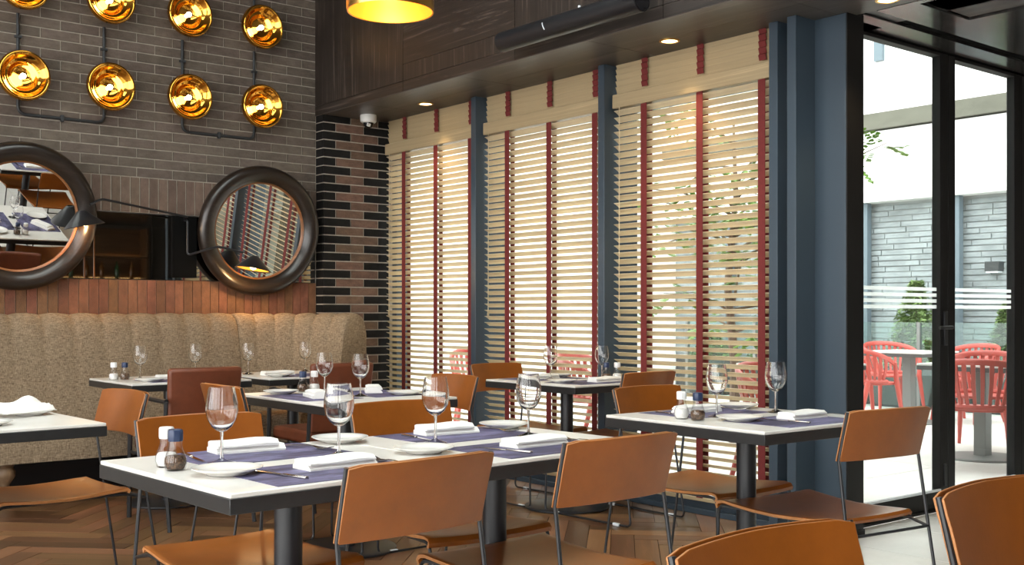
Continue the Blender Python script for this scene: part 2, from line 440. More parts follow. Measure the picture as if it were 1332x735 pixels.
# --- brick wall
wall = box('wall_back', (-4.0, YB+0.008, -0.1), (4.6, YB+0.35, 4.3), 'mortar'); tag(wall, kind='structure')
BH, BL = 0.0666, 0.256
ztop = 2.0923
jb = 0.009
def brick_mesh(lx, ly, lz, m):
    g = G().box((0, 0, 0), (lx, ly, lz)); return g.mesh('brick', m)
full = brick_mesh(BL-jb, 0.05, BH-jb, 'brick_grey')
row = 0
z = ztop
while z < 3.62:
    x0 = 2.19 + (BL/2 if row % 2 else 0.0)
    # the course three above the soldiers has the measured joint
    if row % 2 == 0: x0 = 2.19 + BL/2
    else: x0 = 2.19
    x = x0 - 2*BL
    zz = z
    xmin = 1.86 if zz < 3.25 else 2.1 + (zz-3.25)*2.0
    while x < 4.22:
        a, b = max(x, xmin - 0.0), min(x+BL-jb, 4.222)
        if b - a > 0.03:
            if b - a > BL-jb-0.004: link('brick', full, wall, (a, YB, zz+jb/2))
            else: link('brick', brick_mesh(b-a, 0.05, BH-jb, 'brick_grey'), wall, (a, YB, zz+jb/2))
        x += BL
    z += BH; row += 1
SP = 0.0665
fld = G(); sfld = G(); sfld2 = G()
for r_i in range(34):
    zz = ztop + r_i*BH
    if zz > 4.28: break
    x = 2.19 + (BL/2 if r_i % 2 == 0 else 0) - 24*BL
    xr = 1.86 - 0.004 if zz < 3.25 else 2.1 + (zz-3.25)*2.0 - 0.004
    if zz >= 3.62: xr = 4.222
    while x < xr - 0.03:
        fld.box((max(x, -3.9), YB, zz+jb/2), (min(x+BL-jb, xr), YB+0.05, zz+BH-jb/2)) if min(x+BL-jb, xr) > -3.88 else None
        x += BL
x = 1.92 - SP
while x > -3.85:
    sfld.box((x, YB, 1.845+jb/2), (x+SP-jb, YB+0.05, ztop-jb/2)); sfld2.box((x-0.02, YB-0.002, 1.10), (x-0.02+SP-0.005, YB+0.05, 1.378)); x -= SP
for g_, m_n in ((fld, 'brick_grey'), (sfld, 'brick_umber'), (sfld2, 'brick_umber_lit')):
    o = g_.build('brick_field', m_n, wall); o['kind'] = 'stuff'
sold = brick_mesh(SP-jb, 0.05, ztop-1.845-jb, 'brick_umber')
sold2 = brick_mesh(SP-0.005, 0.05, 1.378-1.10, 'brick_umber_lit')  # warm glow above the sofa is in this brick colour
x = 1.92
while x < 4.21:
    link('soldier_brick', sold, wall, (x, YB, 1.845+jb/2)); x += SP
x = 1.90
while x < 4.21:
    link('soldier_brick', sold2, wall, (x, YB-0.002, 1.10)); x += SP
box('recess_back', (-3.9, YB+0.004, 1.378), (4.222, YB+0.0075, 1.845), 'mortar_dark', wall)

# --- brick pier beside the windows
PX0, PX1, PY = 4.227, 4.86, 7.456
pier = box('wall_pier', (PX0+0.006, PY+0.006, -0.1), (PX1, YB+0.2, ZS+0.05), 'mortar'); tag(pier, kind='structure')
lens_ = {'l': 0.245, 'm': 0.250, 's': 0.112}
pm = {k: brick_mesh(v-jb, 0.03, BH-jb, None) for k, v in lens_.items()}
pmesh = {}
for k, v in lens_.items():
    for mm in ('brick_black', 'brick_brown'):
        pmesh[k, mm] = brick_mesh(v-jb, 0.03, BH-jb, mm)
ret = brick_mesh(0.03, 0.108-jb, BH-jb, 'brick_black')
z = ZS-0.05; i = 0
while z > 0.03:
    order = (('l', 'brick_black'), ('m', 'brick_brown'), ('s', 'brick_black')) if i % 2 == 0 else (('s', 'brick_black'), ('m', 'brick_brown'), ('l', 'brick_black'))
    x = PX0 + 0.004
    for k, mm in order:
        link('brick', pmesh[k, mm], pier, (x, PY, z)); x += lens_[k]
    link('brick', ret, pier, (PX0, PY+0.012, z))
    z -= BH; i += 1

# --- fascia above the windows
fas = box('trim_1', (XF+0.012, -4.0, ZS+0.01), (XF+0.25, YB, 4.3), 'fascia_v'); tag(fas, kind='structure')
def fpanel(y0, y1, z0, z1, m):
    box('panel', (XF, y0+0.002, z0), (XF+0.02, y1-0.002, z1), m, fas)
fpanel(6.34, YB-0.005, 2.745, 3.6, 'fascia_v'); fpanel(6.34, YB-0.005, 3.603, 4.3, 'fascia_h')
fpanel(5.13, 6.34, 2.86, 3.6, 'fascia_h'); fpanel(5.13, 6.34, 2.745, 2.857, 'fascia_v'); fpanel(5.13, 6.34, 3.603, 4.3, 'fascia_v')
fpanel(3.92, 5.13, 2.745, 4.3, 'fascia_v'); fpanel(2.71, 3.92, 2.745, 4.3, 'fascia_h'); fpanel(1.5, 2.71, 2.745, 4.3, 'fascia_v'); fpanel(-4.0, 1.5, 2.745, 4.3, 'fascia_h')
for y0, y1 in ((6.34, YB-0.005), (5.13, 6.34), (3.92, 5.13), (2.71, 3.92), (1.5, 2.71), (-4, 1.5)):
    fpanel(y0, y1, ZS+0.004, 2.742, 'fascia_h')

# --- soffit over the windows and low ceiling in front of the doors
sof = box('ceiling_soffit', (XF+0.004, -4.0, ZS+0.012), (5.25, YB, ZS+0.06), 'black_metal'); tag(sof, kind='structure')
ys = [YB, 6.9, 5.7, 4.5, 3.3, 2.1, 0.9, -0.5, -2.0, -4.0]
for a, b in zip(ys[1:], ys[:-1]):
    box('panel', (XF+0.004, a+0.0015, ZS), (4.53, b-0.0015, ZS+0.012), 'soffit_panel', sof)
    box('panel', (4.532, a+0.0015, ZS), (4.925, b-0.0015, ZS+0.012), 'soffit_panel', sof)
box('panel', (4.925, 3.30, ZS), (5.25, YB, ZS+0.012), 'soffit_panel', sof)
cl = box('ceiling_low', (4.94, -4.0, ZS+0.02), (10.0, 3.5, ZS+0.15), 'matt_black'); tag(cl, kind='structure')
def cpanel(x0, x1, y0, y1, z=ZS): box('panel', (x0+0.001, y0, z), (x1-0.001, y1, z+0.02), 'ceiling_panel_dark', cl)
cpanel(4.935, 10.0, 3.215, 3.5)              # strip against the doors
cpanel(4.935, 10.0, 2.93, 3.135)             # beyond the dark slot
cpanel(4.935, 4.985, -4.0, 2.93); cpanel(5.46, 10.0, -4.0, 2.93); cpanel(4.985, 5.46, -4.0, 2.0)
box('access_hatch', (4.995, 2.01, ZS+0.012), (5.45, 2.92, ZS+0.0195), 'fascia_h', cl)
# hall ceiling
# with two long unseen skylights, added to throw daylight on the tables
hc = struct('ceiling')
for x0, x1, y0, y1 in ((-4.0, -0.6, -4.0, YB+0.3), (3.2, XF+0.25, -4.0, YB+0.3), (-0.6, 3.2, -4.0, 0.6), (-0.6, 3.2, 2.6, 3.4), (-0.6, 3.2, 5.4, YB+0.3)):
    box('ceiling_section', (x0, y0, 4.3), (x1, y1, 4.5), 'plaster_dark', hc)
for y0, y1 in ((0.6, 2.6), (3.4, 5.4)):
    box('added_skylight_pane', (-0.6, y0, 4.44), (3.2, y1, 4.45), 'window_glass', hc)

# --- walls behind the photographer, with unseen tall window openings added to light the hall
ws = struct('wall_side')
for y0, y1 in ((-4.3, -3.9), (-1.1, -0.8), (2.0, 2.3), (5.1, 5.4), (7.2, 7.9)):
    box('wall_section', (-4.3, y0, 0), (-4.0, y1, 4.3), 'plaster_interior', ws)
box('wall_section', (-4.3, -4.3, 4.1), (-4.0, 7.9, 4.5), 'plaster_interior', ws)
box('wall_section', (-4.3, -4.3, -0.1), (-4.0, 7.9, 0.15), 'plaster_interior', ws)
wr = struct('wall_rear')
for x0, x1 in ((-4.3, -2.6), (-0.6, 10.3)):
    box('wall_section', (x0, -4.3, 0), (x1, -4.0, 4.5), 'plaster_dark', wr)
box('wall_section', (-2.6, -4.3, 3.4), (-0.6, -4.0, 4.5), 'plaster_dark', wr)
box('wall_section', (-2.6, -4.3, -0.1), (-0.6, -4.0, 0.5), 'plaster_dark', wr)
wright = struct('wall_right')
box('wall_section', (9.0, -4.0, -0.1), (9.3, -1.0, 2.8), 'plaster_interior', wright)
box('wall_section', (9.0, 2.6, -0.1), (9.3, 3.6, 2.8), 'plaster_interior', wright)
box('wall_section', (9.0, -1.0, -0.1), (9.3, 2.6, 2.8), 'plaster_interior', wright)

# --- timber floor laid in herringbone
floor = box('floor', (-4.0, 3.32, -0.08), (XW+0.02, YB+0.02, -0.006), 'subfloor'); tag(floor, kind='structure')
PW, n_ = 0.118, 5
q2 = math.sqrt(0.5)
def clip(poly, x0, x1, y0, y1):
    for ax, lim, sg in ((0, x0, 1), (0, x1, -1), (1, y0, 1), (1, y1, -1)):
        out = []
        for i in range(len(poly)):
            a, b = poly[i], poly[(i+1) % len(poly)]
            da, db = (a[ax]-lim)*sg, (b[ax]-lim)*sg
            if da >= 0: out.append(a)
            if (da >= 0) != (db >= 0):
                t = da/(da-db); out.append((a[0]+(b[0]-a[0])*t, a[1]+(b[1]-a[1])*t))
        poly = out
        if len(poly) < 3: return []
    return poly
planks = []
gap = 0.0016
rng = range(-30, 80)
for b in range(-45, 60):
    for mI in range(-8, 9):
        a = b + 2*n_*mI
        planks.append((a, b, a+n_, b+1, 0))
        d = b - 2*n_ + 1 + 2*n_*mI
        planks.append((b, d, b+1, d+n_, 1))
seen = []
for (p0, s0, p1, s1, vert) in planks:
    p0_, p1_, s0_, s1_ = p0*PW+gap, p1*PW-gap, s0*PW+gap, s1*PW-gap
    quad = [((p-s)*q2 + 0.35, (p+s)*q2 + 0.1) for p, s in ((p0_, s0_), (p1_, s0_), (p1_, s1_), (p0_, s1_))]
    poly = clip(quad, -4.0, XW-0.005, 3.33, YB)
    if not poly: continue
    cx = sum(p[0] for p in poly)/len(poly); cy = sum(p[1] for p in poly)/len(poly)
    depth = 0.633*cx + 0.774*cy
    off = (cx*0.774 - cy*0.633)/max(depth, 0.1)
    seen.append((depth > 4.7 and abs(off) < 0.50, -depth, cx, cy, vert, poly))
seen.sort(key=lambda t: (not t[0], -t[1]))
rest = G()
for k, (vis, nd, cx, cy, vert, poly) in enumerate(seen):
    if vis and k < 298:
        ang = R(45) if not vert else R(135)
        ca, sa = math.cos(-ang), math.sin(-ang)
        loc = [((x-cx)*ca-(y-cy)*sa, (x-cx)*sa+(y-cy)*ca) for x, y in poly]
        o = G().prism(loc, -0.006, random.uniform(-0.0006, 0.0006)).build('plank', 'plank', floor, loc=(cx, cy, 0))
        o.rotation_euler = (0, 0, ang)
    else:
        rest.prism(poly, -0.006, 0.0)
if rest.v:
    o = rest.build('plank_field', 'plank', floor); o['kind'] = 'stuff'
# --- tiled floor in front of the doors
tf = box('floor_tiled', (-4.0, -4.0, -0.08), (10.0, 3.325, -0.004), 'grout'); tag(tf, kind='structure')
xs = [-4.0 + 0.0] + [4.77 + 0.6*k for k in range(-14, 9)]
ysT = [3.322 - 0.9*k for k in range(0, 9)]
for x0, x1 in zip(xs[:-1], xs[1:]):
    for y1, y0 in zip(ysT[:-1], ysT[1:]):
        box('tile', (x0+0.002, y0+0.002, -0.004), (x1-0.002, y1-0.002, 0.0), 'tile', tf)
# threshold in front of the doors
box('tile', (4.95, 3.325, -0.05), (10.0, 3.37, 0.0), 'tile', tf)

# --- steel window wall
WY = [7.45, 6.18, 4.886, 3.594]
win = []
for k in range(3):
    y1, y0 = WY[k], WY[k+1]
    wnd = struct('window_%d' % (k+1)); win.append(wnd)
    box('mullion', (4.70, y0-0.028, 0.0), (4.99, y0+0.028, ZS), 'steel_frame', wnd, bevel=0.003)
    if k == 0: box('mullion', (4.86, y1-0.05, 0.0), (4.99, y1+0.02, ZS), 'steel_frame', wnd, bevel=0.003)
    box('sill', (XW, y0+0.028, 0.0), (5.0, y1-0.028, 0.075), 'steel_frame', wnd, bevel=0.003)
    box('sill_track', (XW-0.03, y0+0.028, 0.0), (XW, y1-0.028, 0.03), 'steel_frame', wnd, bevel=0.002)
    box('transom', (4.88, y0+0.028, 2.40), (4.98, y1-0.028, 2.46), 'steel_frame', wnd, bevel=0.003)
    box('head', (4.88, y0+0.028, ZS-0.05), (4.98, y1-0.028, ZS), 'steel_frame', wnd, bevel=0.003)
    box('pane', (4.928, y0+0.028, 0.075), (4.934, y1-0.028, 2.40), 'window_glass', wnd)
    box('pane', (4.928, y0+0.028, 2.46), (4.934, y1-0.028, ZS-0.05), 'window_glass', wnd)
# --- steel corner column
col = struct('trim_2')
box('column_core', (4.84, 3.25, 0.0), (4.985, 3.49, ZS), 'steel_frame', col, bevel=0.003)
box('column_flange', (4.677, 3.434, 0.0), (4.84, 3.49, ZS), 'steel_frame', col, bevel=0.003)
box('jamb_cover', (4.842, 3.243, 0.0), (4.986, 3.25, ZS), 'door_frame', col)
box('column_foot', (4.83, 3.236, 0.0), (4.99, 3.243, 0.04), 'door_frame', col, bevel=0.002)

# --- glazed terrace doors
def door(name, x0, x1, ls, rs, handle):
    d = struct(name)
    box('stile', (x0, 3.385, 0.02), (x0+ls, 3.44, 2.664), 'door_frame', d, bevel=0.004)
    box('stile', (x1-rs, 3.385, 0.02), (x1, 3.44, 2.664), 'door_frame', d, bevel=0.004)
    box('rail', (x0+ls, 3.385, 0.02), (x1-rs, 3.44, 0.115), 'door_frame', d, bevel=0.003)
    box('rail', (x0+ls, 3.385, 2.645), (x1-rs, 3.44, 2.664), 'door_frame', d, bevel=0.003)
    box('glazing_bead', (x0+ls, 3.38, 0.115), (x1-rs, 3.392, 0.127), 'clear_plastic', d)
    box('pane', (x0+ls, 3.41, 0.115), (x1-rs, 3.416, 2.645), 'window_glass', d)
    for k in range(4):
        box('frosted_stripe', (x0+ls+0.01, 3.4065, 1.175+0.034*k), (x1-rs-0.005, 3.4085, 1.195+0.034*k), 'frosted', d)
    if handle:
        hx = x1 - rs*0.45
        hd = box('door_handle', (hx-0.018, 3.372, 0.96), (hx+0.018, 3.386, 1.16), 'black_metal', d, bevel=0.004)
        G().tube(round_path([(hx, 3.375, 1.065), (hx, 3.33, 1.065), (hx-0.15, 3.33, 1.065)], 0.02), 0.010).build('lever', 'black_metal', hd, smooth=True)
        box('flush_bolt', (hx-0.012, 3.378, 0.14), (hx+0.012, 3.386, 0.27), 'black_metal', d, bevel=0.002)
    return d
door('door_1', 5.10, 6.07, 0.045, 0.085, True)
door('door_2', 6.072, 6.96, 0.08, 0.085, False)
door('door_3', 6.962, 7.85, 0.085, 0.08, False)
jm = struct('trim_3')
box('jamb', (4.99, 3.37, 0.0), (5.098, 3.47, ZS), 'door_frame', jm, bevel=0.004)
box('door_head', (5.098, 3.445, 2.655), (9.0, 3.47, ZS), 'door_frame', jm, bevel=0.003)
box('threshold', (5.098, 3.37, 0.0), (9.0, 3.46, 0.018), 'door_frame', jm, bevel=0.003)
box('jamb', (7.852, 3.37, 0.0), (9.0, 3.44, 2.655), 'plaster_dark', jm)

# ================================================================ BLINDS
def make_blind(k, y0, y1, z0, z1, tilt, pitch, label, group, upper):
    b = thing('venetian_blind', label, 'blind', (4.79, (y0+y1)/2, z0), 0, group)
    hw = (y1-y0)/2 - 0.012
    H = z1 - z0
    if not upper:
        box('valance', (-0.036, -hw, H-0.085), (0.034, hw, H), 'valance_wood', b, bevel=0.004)
        box('bottom_rail', (-0.026, -hw, 0.0), (0.026, hw, 0.022), 'valance_wood', b, bevel=0.004)
    top = H - (0.11 if not upper else 0.012)
    # a slightly crowned slat, inner edge high
    rows = []
    for s in range(5):
        t = -0.025 + 0.0125*s
        zc = 0.0018*(1-(t/0.025)**2)
        xx = t*math.cos(tilt) + zc*math.sin(tilt); zz = -t*math.sin(tilt) + zc*math.cos(tilt)
        rows.append([(xx, -hw, zz), (xx, hw, zz)])
    me = G().sheet(rows, 0.0025).mesh('slat', 'valance_wood' if upper else 'slat_wood', True)  # same slats above; the darker wood colour stands for less light on them
    z = top; n = 0
    while z > (0.035 if not upper else 0.02):
        link('slat', me, b, (0, 0, z), (0, R(random.uniform(-1.6, 1.6)), 0)); z -= pitch; n += 1
    zlow = z + pitch
    dx = 0.025*math.cos(tilt) + 0.003
    for off in (0.28, 0.735, 1.19):
        yc = hw + 0.012 - off*(y1-y0)/1.29
        if upper:
            # tape pulled in steps over the closed slats
            g = G(); pts = []
            zz = top + 0.02
            while zz > 0.045:
                pts += [(-dx-0.012, zz), (-dx-0.003, zz-pitch*0.8)]; zz -= pitch
            rws = [[(x, yc-0.024, z_), (x, yc+0.024, z_)] for x, z_ in pts]
            g.sheet(rws, 0.0016).build('ladder_tape', 'tape_red', b)
        else:
            for sx in (-1, 1):
                box('ladder_tape', (sx*dx-0.001, yc-0.024, 0.01), (sx*dx+0.001, yc+0.024, top+0.03), 'tape_red', b)
    if not upper:
        cy = hw - 0.06
        G().tube([(-0.034, cy, H-0.08), (-0.036, cy, H*0.45)], 0.0022, 6).build('pull_cord', 'slat_wood', b)
        G().lathe([(0, 0), (0.007, 0.003), (0.008, 0.02), (0.003, 0.045), (0, 0.046)], 10, Matrix.Translation((-0.036, cy, H*0.45-0.04))).build('cord_weight', 'valance_wood', b, smooth=True)
    return b
where = ('next to the brick pier', 'in the middle window', 'next to the steel corner column')
for k in range(3):
    y1, y0 = WY[k]-0.03, WY[k+1]+0.03
    make_blind(k, y0, y1, 0.085, 2.485, R(29), 0.0435, 'wooden slat blind with red ladder tapes ' + where[k], 'tall window blinds', False)
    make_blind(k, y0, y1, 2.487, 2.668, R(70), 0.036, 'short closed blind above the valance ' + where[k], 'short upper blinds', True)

# ================================================================ SOFA
def make_sofa():
    s = thing('banquette_sofa', 'long high-backed woven tan banquette with channelled back against brick wall', 'sofa', (0, 0, 0))
    Rr, XC, YS, SX0 = 0.90, 3.44, 7.52, -0.502
    def base(t):   # path by arc length from x = 1.0
        if t < XC - SX0: return Vector((SX0+t, YS, 0)), Vector((0, -1, 0))
        a = (t-(XC-SX0))/Rr
        return Vector((XC+Rr*math.sin(a), YS-Rr+Rr*math.cos(a), 0)), Vector((-math.sin(a), -math.cos(a), 0))
    Lst, Larc = XC-SX0, Rr*R(70)
    prof = [(0.365, 0.40), (0.345, 0.50), (0.315, 0.68), (0.285, 0.86), (0.262, 1.0), (0.245, 1.075), (0.215, 1.125), (0.165, 1.148), (0.10, 1.150), (0.05, 1.135), (0.02, 1.09), (0.0, 1.0), (0.0, 0.3)]
    def back(t0, t1, nch):
        rows = []
        n = nch*10
        for i in range(n+1):
            t = t0 + (t1-t0)*i/n
            ph = (i % 10)/10.0
            bul = abs(math.sin(PI*ph))**0.55
            p, nn = base(t); r_ = []
            for d, z in prof:
                top = 1.0 if z > 1.05 else max(0.12, 0.55*(z-0.4)/0.65)
                dd = d - (1-bul)*0.014*top if d > 0.06 else d
                zz = z - (1-bul)*0.016 if z > 1.05 else z
                r_.append(p + nn*dd + Vector((0, 0, zz)))
            rows.append(r_)
        g = G().grid(rows)
        m_ = len(prof)
        g.f.append(tuple(range(m_))); g.f.append(tuple(range(n*m_+m_-1, n*m_-1, -1)))
        return g
    back(0.0, Lst, 21).build('backrest', 'sofa_fabric', s, smooth=True, ang=60)
    back(Lst+0.004, Lst+Larc, 6).build('curved_backrest', 'sofa_fabric', s, smooth=True, ang=60)
    # seat and front panel follow the same line
    def sweep(pr, t0, t1, n, name, m):
        rows = []
        for i in range(n+1):
            p, nn = base(t0+(t1-t0)*i/n); rows.append([p+nn*d+Vector((0, 0, z)) for d, z in pr])
        g = G().grid(rows, closed_u=True); k = len(pr)
        g.f.append(tuple(range(k))); g.f.append(tuple(range(n*k+k-1, n*k-1, -1)))
        return g.build(name, m, s, smooth=True, ang=50)
    sweep([(0.30, 0.40), (0.30, 0.455), (0.45, 0.468), (0.62, 0.465), (0.655, 0.45), (0.665, 0.42), (0.66, 0.39)], 0, Lst+Larc*0.85, 40, 'seat_cushion', 'sofa_fabric')
    sweep([(0.02, 0.26), (0.02, 0.395), (0.655, 0.395), (0.665, 0.36), (0.66, 0.26)], 0, Lst+Larc*0.85, 40, 'seat_base', 'sofa_fabric')
    leg = G().lathe([(0, 0), (0.055, 0), (0.062, 0.02), (0.05, 0.05), (0.034, 0.075), (0.030, 0.13), (0.042, 0.15), (0.062, 0.18), (0.066, 0.21), (0.05, 0.235), (0.058, 0.245), (0.058, 0.262), (0, 0.262)], 20).mesh('leg', 'turned_wood', True)
    for x, y in ((-0.4, 6.95), (0.8, 6.95), (1.80, 6.95), (2.72, 6.95), (3.40, 6.95), (-0.4, 7.4), (2.6, 7.4), (3.4, 7.4)):
        link('leg', leg, s, (x, y, 0))
    box('plinth', (-0.5, 7.30, 0.0), (3.44, 7.45, 0.262), 'black_metal', s)
make_sofa()

# ================================================================ ROUND MIRRORS, MIRROR BAND
def make_mirror(x, z, tilt, label, yaw=0.0):
    t = thing('round_mirror', label, 'mirror', (x, YB-0.012-0.477*math.sin(R(tilt))-0.012, z), 0, 'round wall mirrors')
    t.rotation_euler = (R(tilt), 0, R(yaw))
    M = Matrix.Rotation(R(90), 4, 'X')        # lathe axis points to the room (-Y)
    ring = [(0.352, 0.028), (0.358, 0.040), (0.385, 0.066), (0.415, 0.082), (0.448, 0.080), (0.470, 0.060), (0.477, 0.030), (0.470, 0.0), (0.40, -0.012), (0.352, 0.0), (0.352, 0.028)]
    G().lathe(ring, 72, M).build('frame', 'frame_wood', t, smooth=True, ang=60)
    G().lathe([(0.344, 0.018), (0.346, 0.034), (0.354, 0.040), (0.362, 0.030), (0.360, 0.012), (0.344, 0.018)], 72, M).build('inner_rim', 'rim_wood', t, smooth=True)
    G().lathe([(0, 0.0), (0.354, 0.0), (0.354, 0.020), (0.0, 0.020)], 72, M).build('mirror_glass', 'mirror', t, smooth=True, ang=30)
    return t
make_mirror(2.02, 1.768, 12, 'round mirror in thick dark turned frame at the left edge, reflecting laid tables')
make_mirror(3.695, 1.755, 8, 'round mirror in thick dark turned frame nearest the windows, reflecting the blinds')
band = thing('mirror_band', 'long low smoked mirror panels set between two rows of upright bricks', 'mirror', (0, YB-0.006, 1.382))
xs = [-1.5, -0.2, 0.65, 1.30, 1.95, 2.465, 2.53, 2.93, 3.10, 4.215]
for a, b in zip(xs[:-1], xs[1:]):
    box('mirror_panel', (a+0.002, 0.0, 0.0), (b-0.002, 0.006, 0.455), 'mirror_smoked', band)
for x in (2.465, 2.53):
    box('edge_strip', (x-0.004, -0.004, 0.0), (x+0.004, 0.004, 0.455), 'rim_wood', band)

# ================================================================ SWING-ARM WALL LAMP
def make_wall_lamp():
    t = thing('wall_lamp', 'black two-armed swing wall lamp with cone shades between the mirrors', 'lamp', (3.13, YB-0.02, 1.60))
    box('bracket', (-0.07, -0.028, -0.20), (0.11, 0.012, 0.235), 'matt_black', t, bevel=0.004)
    pole = [(0.02, -0.03, 0.215), (0.02, -0.085, 0.215), (0.02, -0.085, -0.02), (0.02, -0.085, -0.04)]
    def shade(px, py, pz, tx, name='shade'):
        # asymmetrical cone: narrow cap, wide mouth
        M = Matrix.Translation((px, py, pz)) @ Matrix.Rotation(R(tx), 4, 'Y')
        g = G().lathe([(0.015, 0.10), (0.026, 0.098), (0.128, 0.0), (0.126, -0.003), (0.024, 0.090), (0.0, 0.092)], 32, M)
        sh = g.build(name, 'black_metal', t, smooth=True, ang=50)
        G().lathe([(0, 0.075), (0.018, 0.07), (0.028, 0.035), (0.020, 0.005), (0, -0.004)], 14, M).build('bulb', 'bulb_warm', sh, smooth=True)
        G().lathe([(0.026, 0.078), (0.112, 0.004)], 32, M).build('shade_lining', 'gold_inner', sh, smooth=True)
    G().tube(round_path([(0.02, -0.01, 0.225), (0.02, -0.09, 0.225), (-0.63, -0.22, 0.300), (-0.71, -0.24, 0.255)], 0.03), 0.008).build('arm', 'black_metal', t, smooth=True)
    shade(-0.75, -0.25, 0.115, -12)
    G().tube(round_path([(0.02, -0.02, 0.205), (0.02, -0.075, 0.205), (0.02, -0.075, -0.045), (0.19, -0.20, 0.02), (0.36, -0.25, -0.02)], 0.03), 0.008).build('arm', 'black_metal', t, smooth=True)
    shade(0.425, -0.27, -0.14, 10)
    for p, e in (((3.0-0.625, YB-0.27, 1.69), 2.2), ((3.55, YB-0.30, 1.395), 2.2)):
        ld = bpy.data.lights.new('wall_lamp_light', 'POINT'); ld.energy = e; ld.color = (1.0, 0.62, 0.28); ld.shadow_soft_size = 0.03
        lo = bpy.data.objects.new('wall_lamp_light', ld); C.objects.link(lo); lo.location = p
make_wall_lamp()

# ================================================================ GOLD WALL LIGHTS AND CONDUIT
def make_gold():
    t = thing('gold_wall_light', '', 'wall light', (0, 0, 0), 0, 'gold dish lights on the brick wall')
    M = Matrix.Rotation(R(90), 4, 'X')
    prof = [(0.0, 0.0), (0.055, 0.0), (0.058, 0.03), (0.095, 0.045), (0.135, 0.065), (0.156, 0.092), (0.163, 0.118), (0.158, 0.138), (0.152, 0.146), (0.142, 0.142), (0.130, 0.128), (0.118, 0.112), (0.106, 0.101), (0.097, 0.099), (0.092, 0.094), (0.084, 0.078), (0.070, 0.062), (0.050, 0.052), (0.030, 0.048), (0.0, 0.046)]
    G().lathe(prof, 56, M).build('dish', 'gold', t, smooth=True, ang=80)
    G().lathe([(0.012, 0.045), (0.012, 0.075), (0.016, 0.085), (0.019, 0.097), (0.016, 0.110), (0.008, 0.117), (0.0, 0.119)], 16, M).build('bulb', 'bulb_warm', t, smooth=True)
    G().lathe([(0.0, -0.03), (0.05, -0.03), (0.05, 0.0)], 20, M).build('backplate', 'conduit', t, smooth=True)
    return t
gold = make_gold(); gu = []
LX = (2.042, 2.595, 3.147, 3.70)
colw = ('first column from the left', 'second column from the left', 'third column from the left', 'last column before the timber fascia')
for c, x in enumerate(LX):
    place(gold, gu, (x, YB-0.03, 2.665), 0, 'lower gold dish wall light in the ' + colw[c])
    place(gold, gu, (x, YB-0.03, 3.247), 0, 'upper gold dish wall light in the ' + colw[c])
yc = YB - 0.012
for c, x in enumerate(LX):
    cd = thing('conduit_pipe', 'straight dark conduit joining the gold lights in the ' + colw[c], 'conduit', (x, yc, 2.83), 0, 'wall conduits')
    G().tube([(0, 0, 0), (0, 0, 0.26)], 0.010, 10).build('pipe', 'conduit', cd, smooth=True)
    G().tube([(0, 0, 0.58), (0, 0, 1.0)], 0.010, 10).build('pipe', 'conduit', cd, smooth=True)
    box('clip', (-0.022, -0.014, 0.10), (0.022, 0.008, 0.118), 'conduit', cd, bevel=0.003)
for a, b, lb in ((0, 1, 'bent dark conduit looping under the two leftmost gold lights'), (2, 3, 'bent dark conduit looping under the two gold lights nearest the fascia')):
    cd = thing('conduit_pipe', lb, 'conduit', (LX[a], yc, 2.44), 0, 'wall conduits')
    dx = LX[b]-LX[a]
    G().tube(round_path([(0, 0, 0.12), (0, 0, 0.0), (dx, 0, 0.0), (dx, 0, 0.12)], 0.07, 6), 0.010, 10).build('pipe', 'conduit', cd, smooth=True)
    box('clip', (dx*0.5-0.011, -0.014, -0.022), (dx*0.5+0.011, 0.008, 0.022), 'conduit', cd, bevel=0.003)

# ================================================================ CEILING FITTINGS
p = thing('pendant_lamp', 'gold drum pendant lamp hanging at the top of the picture', 'lamp', (2.43, 3.745, 2.36))
G().lathe([(0.173, 0.0), (0.176, 0.012), (0.176, 0.20), (0.172, 0.21), (0.02, 0.215), (0, 0.215)], 48).build('shade', 'gold_matt', p, smooth=True, ang=50)
G().lathe([(0.173, 0.0), (0.168, 0.002), (0.166, 0.19), (0.0, 0.20)], 48).build('shade_lining', 'gold_inner', p, smooth=True, ang=50)
G().lathe([(0, 0.19), (0.015, 0.185), (0.030, 0.15), (0.024, 0.12), (0, 0.11)], 20).build('bulb', 'bulb_warm', p, smooth=True)
G().tube([(0, 0, 0.21), (0, 0, 1.94)], 0.006).build('cord', 'black_metal', p)
ld = bpy.data.lights.new('pendant_light', 'POINT'); ld.energy = 1.6; ld.color = (1.0, 0.55, 0.20); ld.shadow_soft_size = 0.05
lo = bpy.data.objects.new('pendant_light', ld); C.objects.link(lo); lo.location = (2.43, 3.745, 2.40)

for (x, y, lb) in ((4.586, 6.60, 'round recessed downlight in the soffit near the dome camera'), (4.579, 4.21, 'round recessed downlight in the soffit beyond the black bar heater'), (4.80, 2.99, 'recessed downlight cut by the top edge near the corner column')):
    d = thing('downlight', lb, 'downlight', (x, y, ZS), 0, 'soffit downlights')
    G().lathe([(0.058, 0.0), (0.058, -0.004), (0.046, -0.006), (0.044, 0.0)], 28).build('trim_ring', 'gold_matt', d, smooth=True)
    G().lathe([(0.0, -0.002), (0.045, -0.002), (0.045, 0.0)], 28).build('lens', 'downlight', d)
    sd = bpy.data.lights.new('downlight_spot', 'SPOT'); sd.energy = 14; sd.color = (1.0, 0.74, 0.42); sd.spot_size = R(80); sd.spot_blend = 0.6; sd.shadow_soft_size = 0.04
    so = bpy.data.objects.new('downlight_spot', sd); C.objects.link(so); so.location = (x, y, ZS-0.02)

